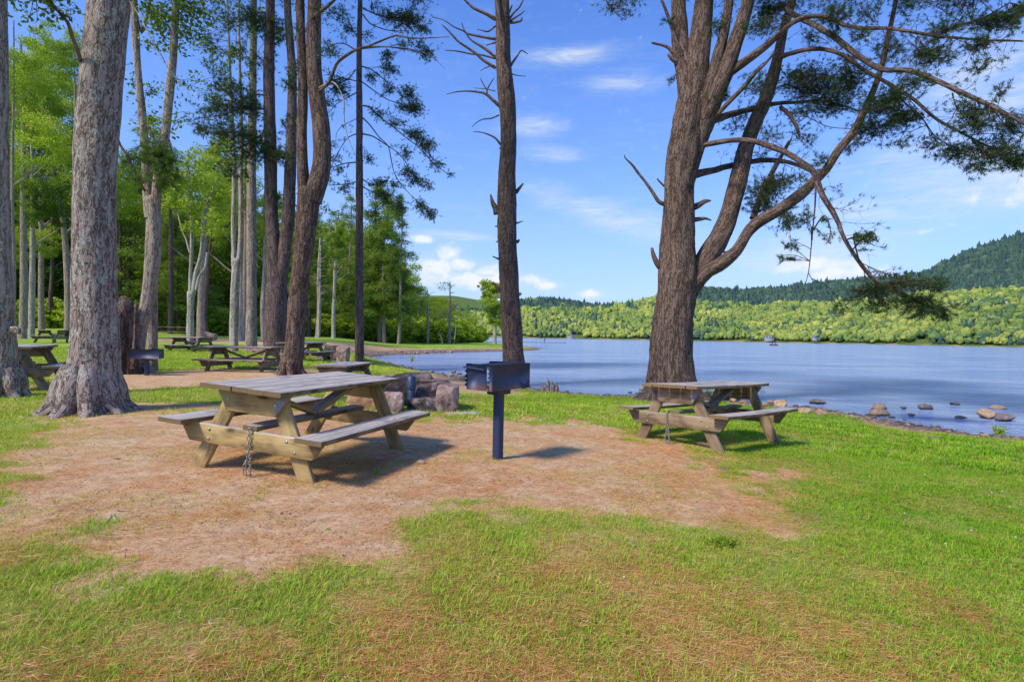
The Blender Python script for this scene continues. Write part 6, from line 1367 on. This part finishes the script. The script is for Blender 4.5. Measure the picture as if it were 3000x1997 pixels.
def near_wood():
    n = 5200; px = rng.uniform(-500, 1420, n); D = np.sqrt(rng.uniform(60 ** 2, 190 ** 2, n)); x = (px - 1500) / F_PX * D; y = D
    sd = -lake_sd(x, y); k = (sd > 6) & (x / y < -.05) & (D > np.interp(px, [-500, 200, 700, 900, 1100, 1300, 1420], [58, 62, 66, 78, 84, 92, 100])) & ~((px > 1180) & (D > 150)) ; x, y, px, D = x[k], y[k], px[k], D[k]
    cell = np.round(np.stack([x, y], -1) / 4.6).astype(int); key = cell[:, 0] * 1009 + cell[:, 1]; _, fi = np.unique(key, return_index=True); x, y, px, D = x[fi], y[fi], px[fi], D[fi]
    z = ground(x, y); topy = np.interp(px, [-500, 0, 250, 330, 420, 560, 640, 760, 900, 1000, 1080, 1180, 1230, 1300, 1370, 1420], [120, 150, 330, 420, 470, 430, 480, 560, 600, 600, 640, 760, 850, 860, 890, 920])
    hor = 986.2 + .0166 * (px - 1500); hmax = H + (hor - topy) / F_PX * D - z; h = np.minimum(hmax, 23) * rng.uniform(.72, 1.0, len(x)); kk = h > 2.5
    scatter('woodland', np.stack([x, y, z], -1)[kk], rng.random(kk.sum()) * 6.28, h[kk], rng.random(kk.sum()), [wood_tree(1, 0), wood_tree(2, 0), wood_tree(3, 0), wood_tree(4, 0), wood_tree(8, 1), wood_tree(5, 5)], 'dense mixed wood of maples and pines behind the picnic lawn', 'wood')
near_wood()
# brushy undergrowth along the foot of the wood and on the spit
def undergrowth():
    P = []; 
    for i in range(2600):
        px = rng.uniform(-100, 1400); b = np.interp(px, [-100, 300, 700, 900, 1100, 1300, 1400], [54, 56, 62, 68, 76, 84, 100]); D = b + rng.uniform(0, 10); x = (px - 1500) / F_PX * D
        P.append((x, D, px))
    P = np.array(P); sd = -lake_sd(P[:, 0], P[:, 1]); k = (sd > 1.0) & (rng.random(len(P)) < np.interp(P[:, 2], [0, 800, 1100, 1400], [.5, .5, .9, 1])); P = P[k]
    s = rng.uniform(.5, 1.9, len(P)) ** 1.3 * np.interp(P[:, 2], [0, 900, 1150], [1.0, .9, 1.3])
    ob = []
    for sd_ in (1, 2, 3):
        me = leaf_cloud('shrub', 70 + sd_, 900, .16, 14); me.materials.append(M['leaf'] if sd_ != 2 else M['leaf_bright']); o = link('shrub', me); o.scale = (1, 1, .8); ob.append(o)
    scatter('undergrowth', np.stack([P[:, 0], P[:, 1], ground(P[:, 0], P[:, 1]) + s * .45], -1), rng.random(len(P)) * 6.28, s, rng.random(len(P)), ob, 'low green brush and saplings along the foot of the wood', 'undergrowth')
undergrowth()
# loose stones along the beaches
def shingle():
    n = 60000; px = rng.uniform(900, 3100, n); py = rng.uniform(1015, 1300, n); hor = 986.2 + .0166 * (px - 1500); D = (H - ZW) * F_PX / (py - hor); k0 = D < 75; px, D = px[k0], D[k0]; x = (px - 1500) / F_PX * D
    sd = -lake_sd(x, D); k = (sd > -.35) & (sd < 1.5) & (rng.random(len(x)) < np.exp(-((sd - .2) / .6) ** 2) * np.where(D < 13, .7, 1)); x, y = x[k], D[k]
    s = rng.uniform(.015, .06, len(x)) * np.where(rng.random(len(x)) < .08, 2.2, 1) * np.clip(y / 18, .6, 2.2); ob = []
    for i in range(4):
        o = link('shore_stone', rock_mesh('shore_stone', 1, .8, .6, 80 + i, sub=2), M['rock_tan' if i % 2 else 'rock_grey']); ob.append(o)
    scatter('shore_stones', np.stack([x, y, ground(x, y) + s * .2], -1), rng.random(len(x)) * 6.28, s, rng.random(len(x)), ob, 'loose brown stones strewn along the water edge', 'stones')
shingle()

def gravel():
    n = 26000; u = rng.random(n); r = 2.0 * (16 / 2.0) ** u; a = R(46) * (rng.random(n) * 2 - 1); x = r * np.sin(a); y = r * np.cos(a)
    k = (grass_density(x, y) < .5) & (-lake_sd(x, y) > .3) & (fbm(x, y, .7, 71., 3) > .42); x, y, r = x[k], y[k], r[k]; s = (.003 + .006 * rng.random(len(x)) ** 3) * (.8 + .07 * r); ob = []
    for i in range(4): ob.append(link('grit', rock_mesh('grit', 1, .8, .5, 90 + i, sub=1), M['grit_dark' if i < 2 else 'grit_pale']))
    scatter('gravel', np.stack([x, y, ground(x, y) + s * .3], -1), rng.random(len(x)) * 6.28, s, rng.random(len(x)), ob, 'fine gravel and bark bits lying on the bare earth', 'gravel')
M['grit_dark'] = mat_flat('grit_dark', (.10, .06, .04), (.26, .17, .11), 3, .9); M['grit_pale'] = mat_flat('grit_pale', (.40, .32, .26), (.62, .54, .46), 3, .9)
gravel()
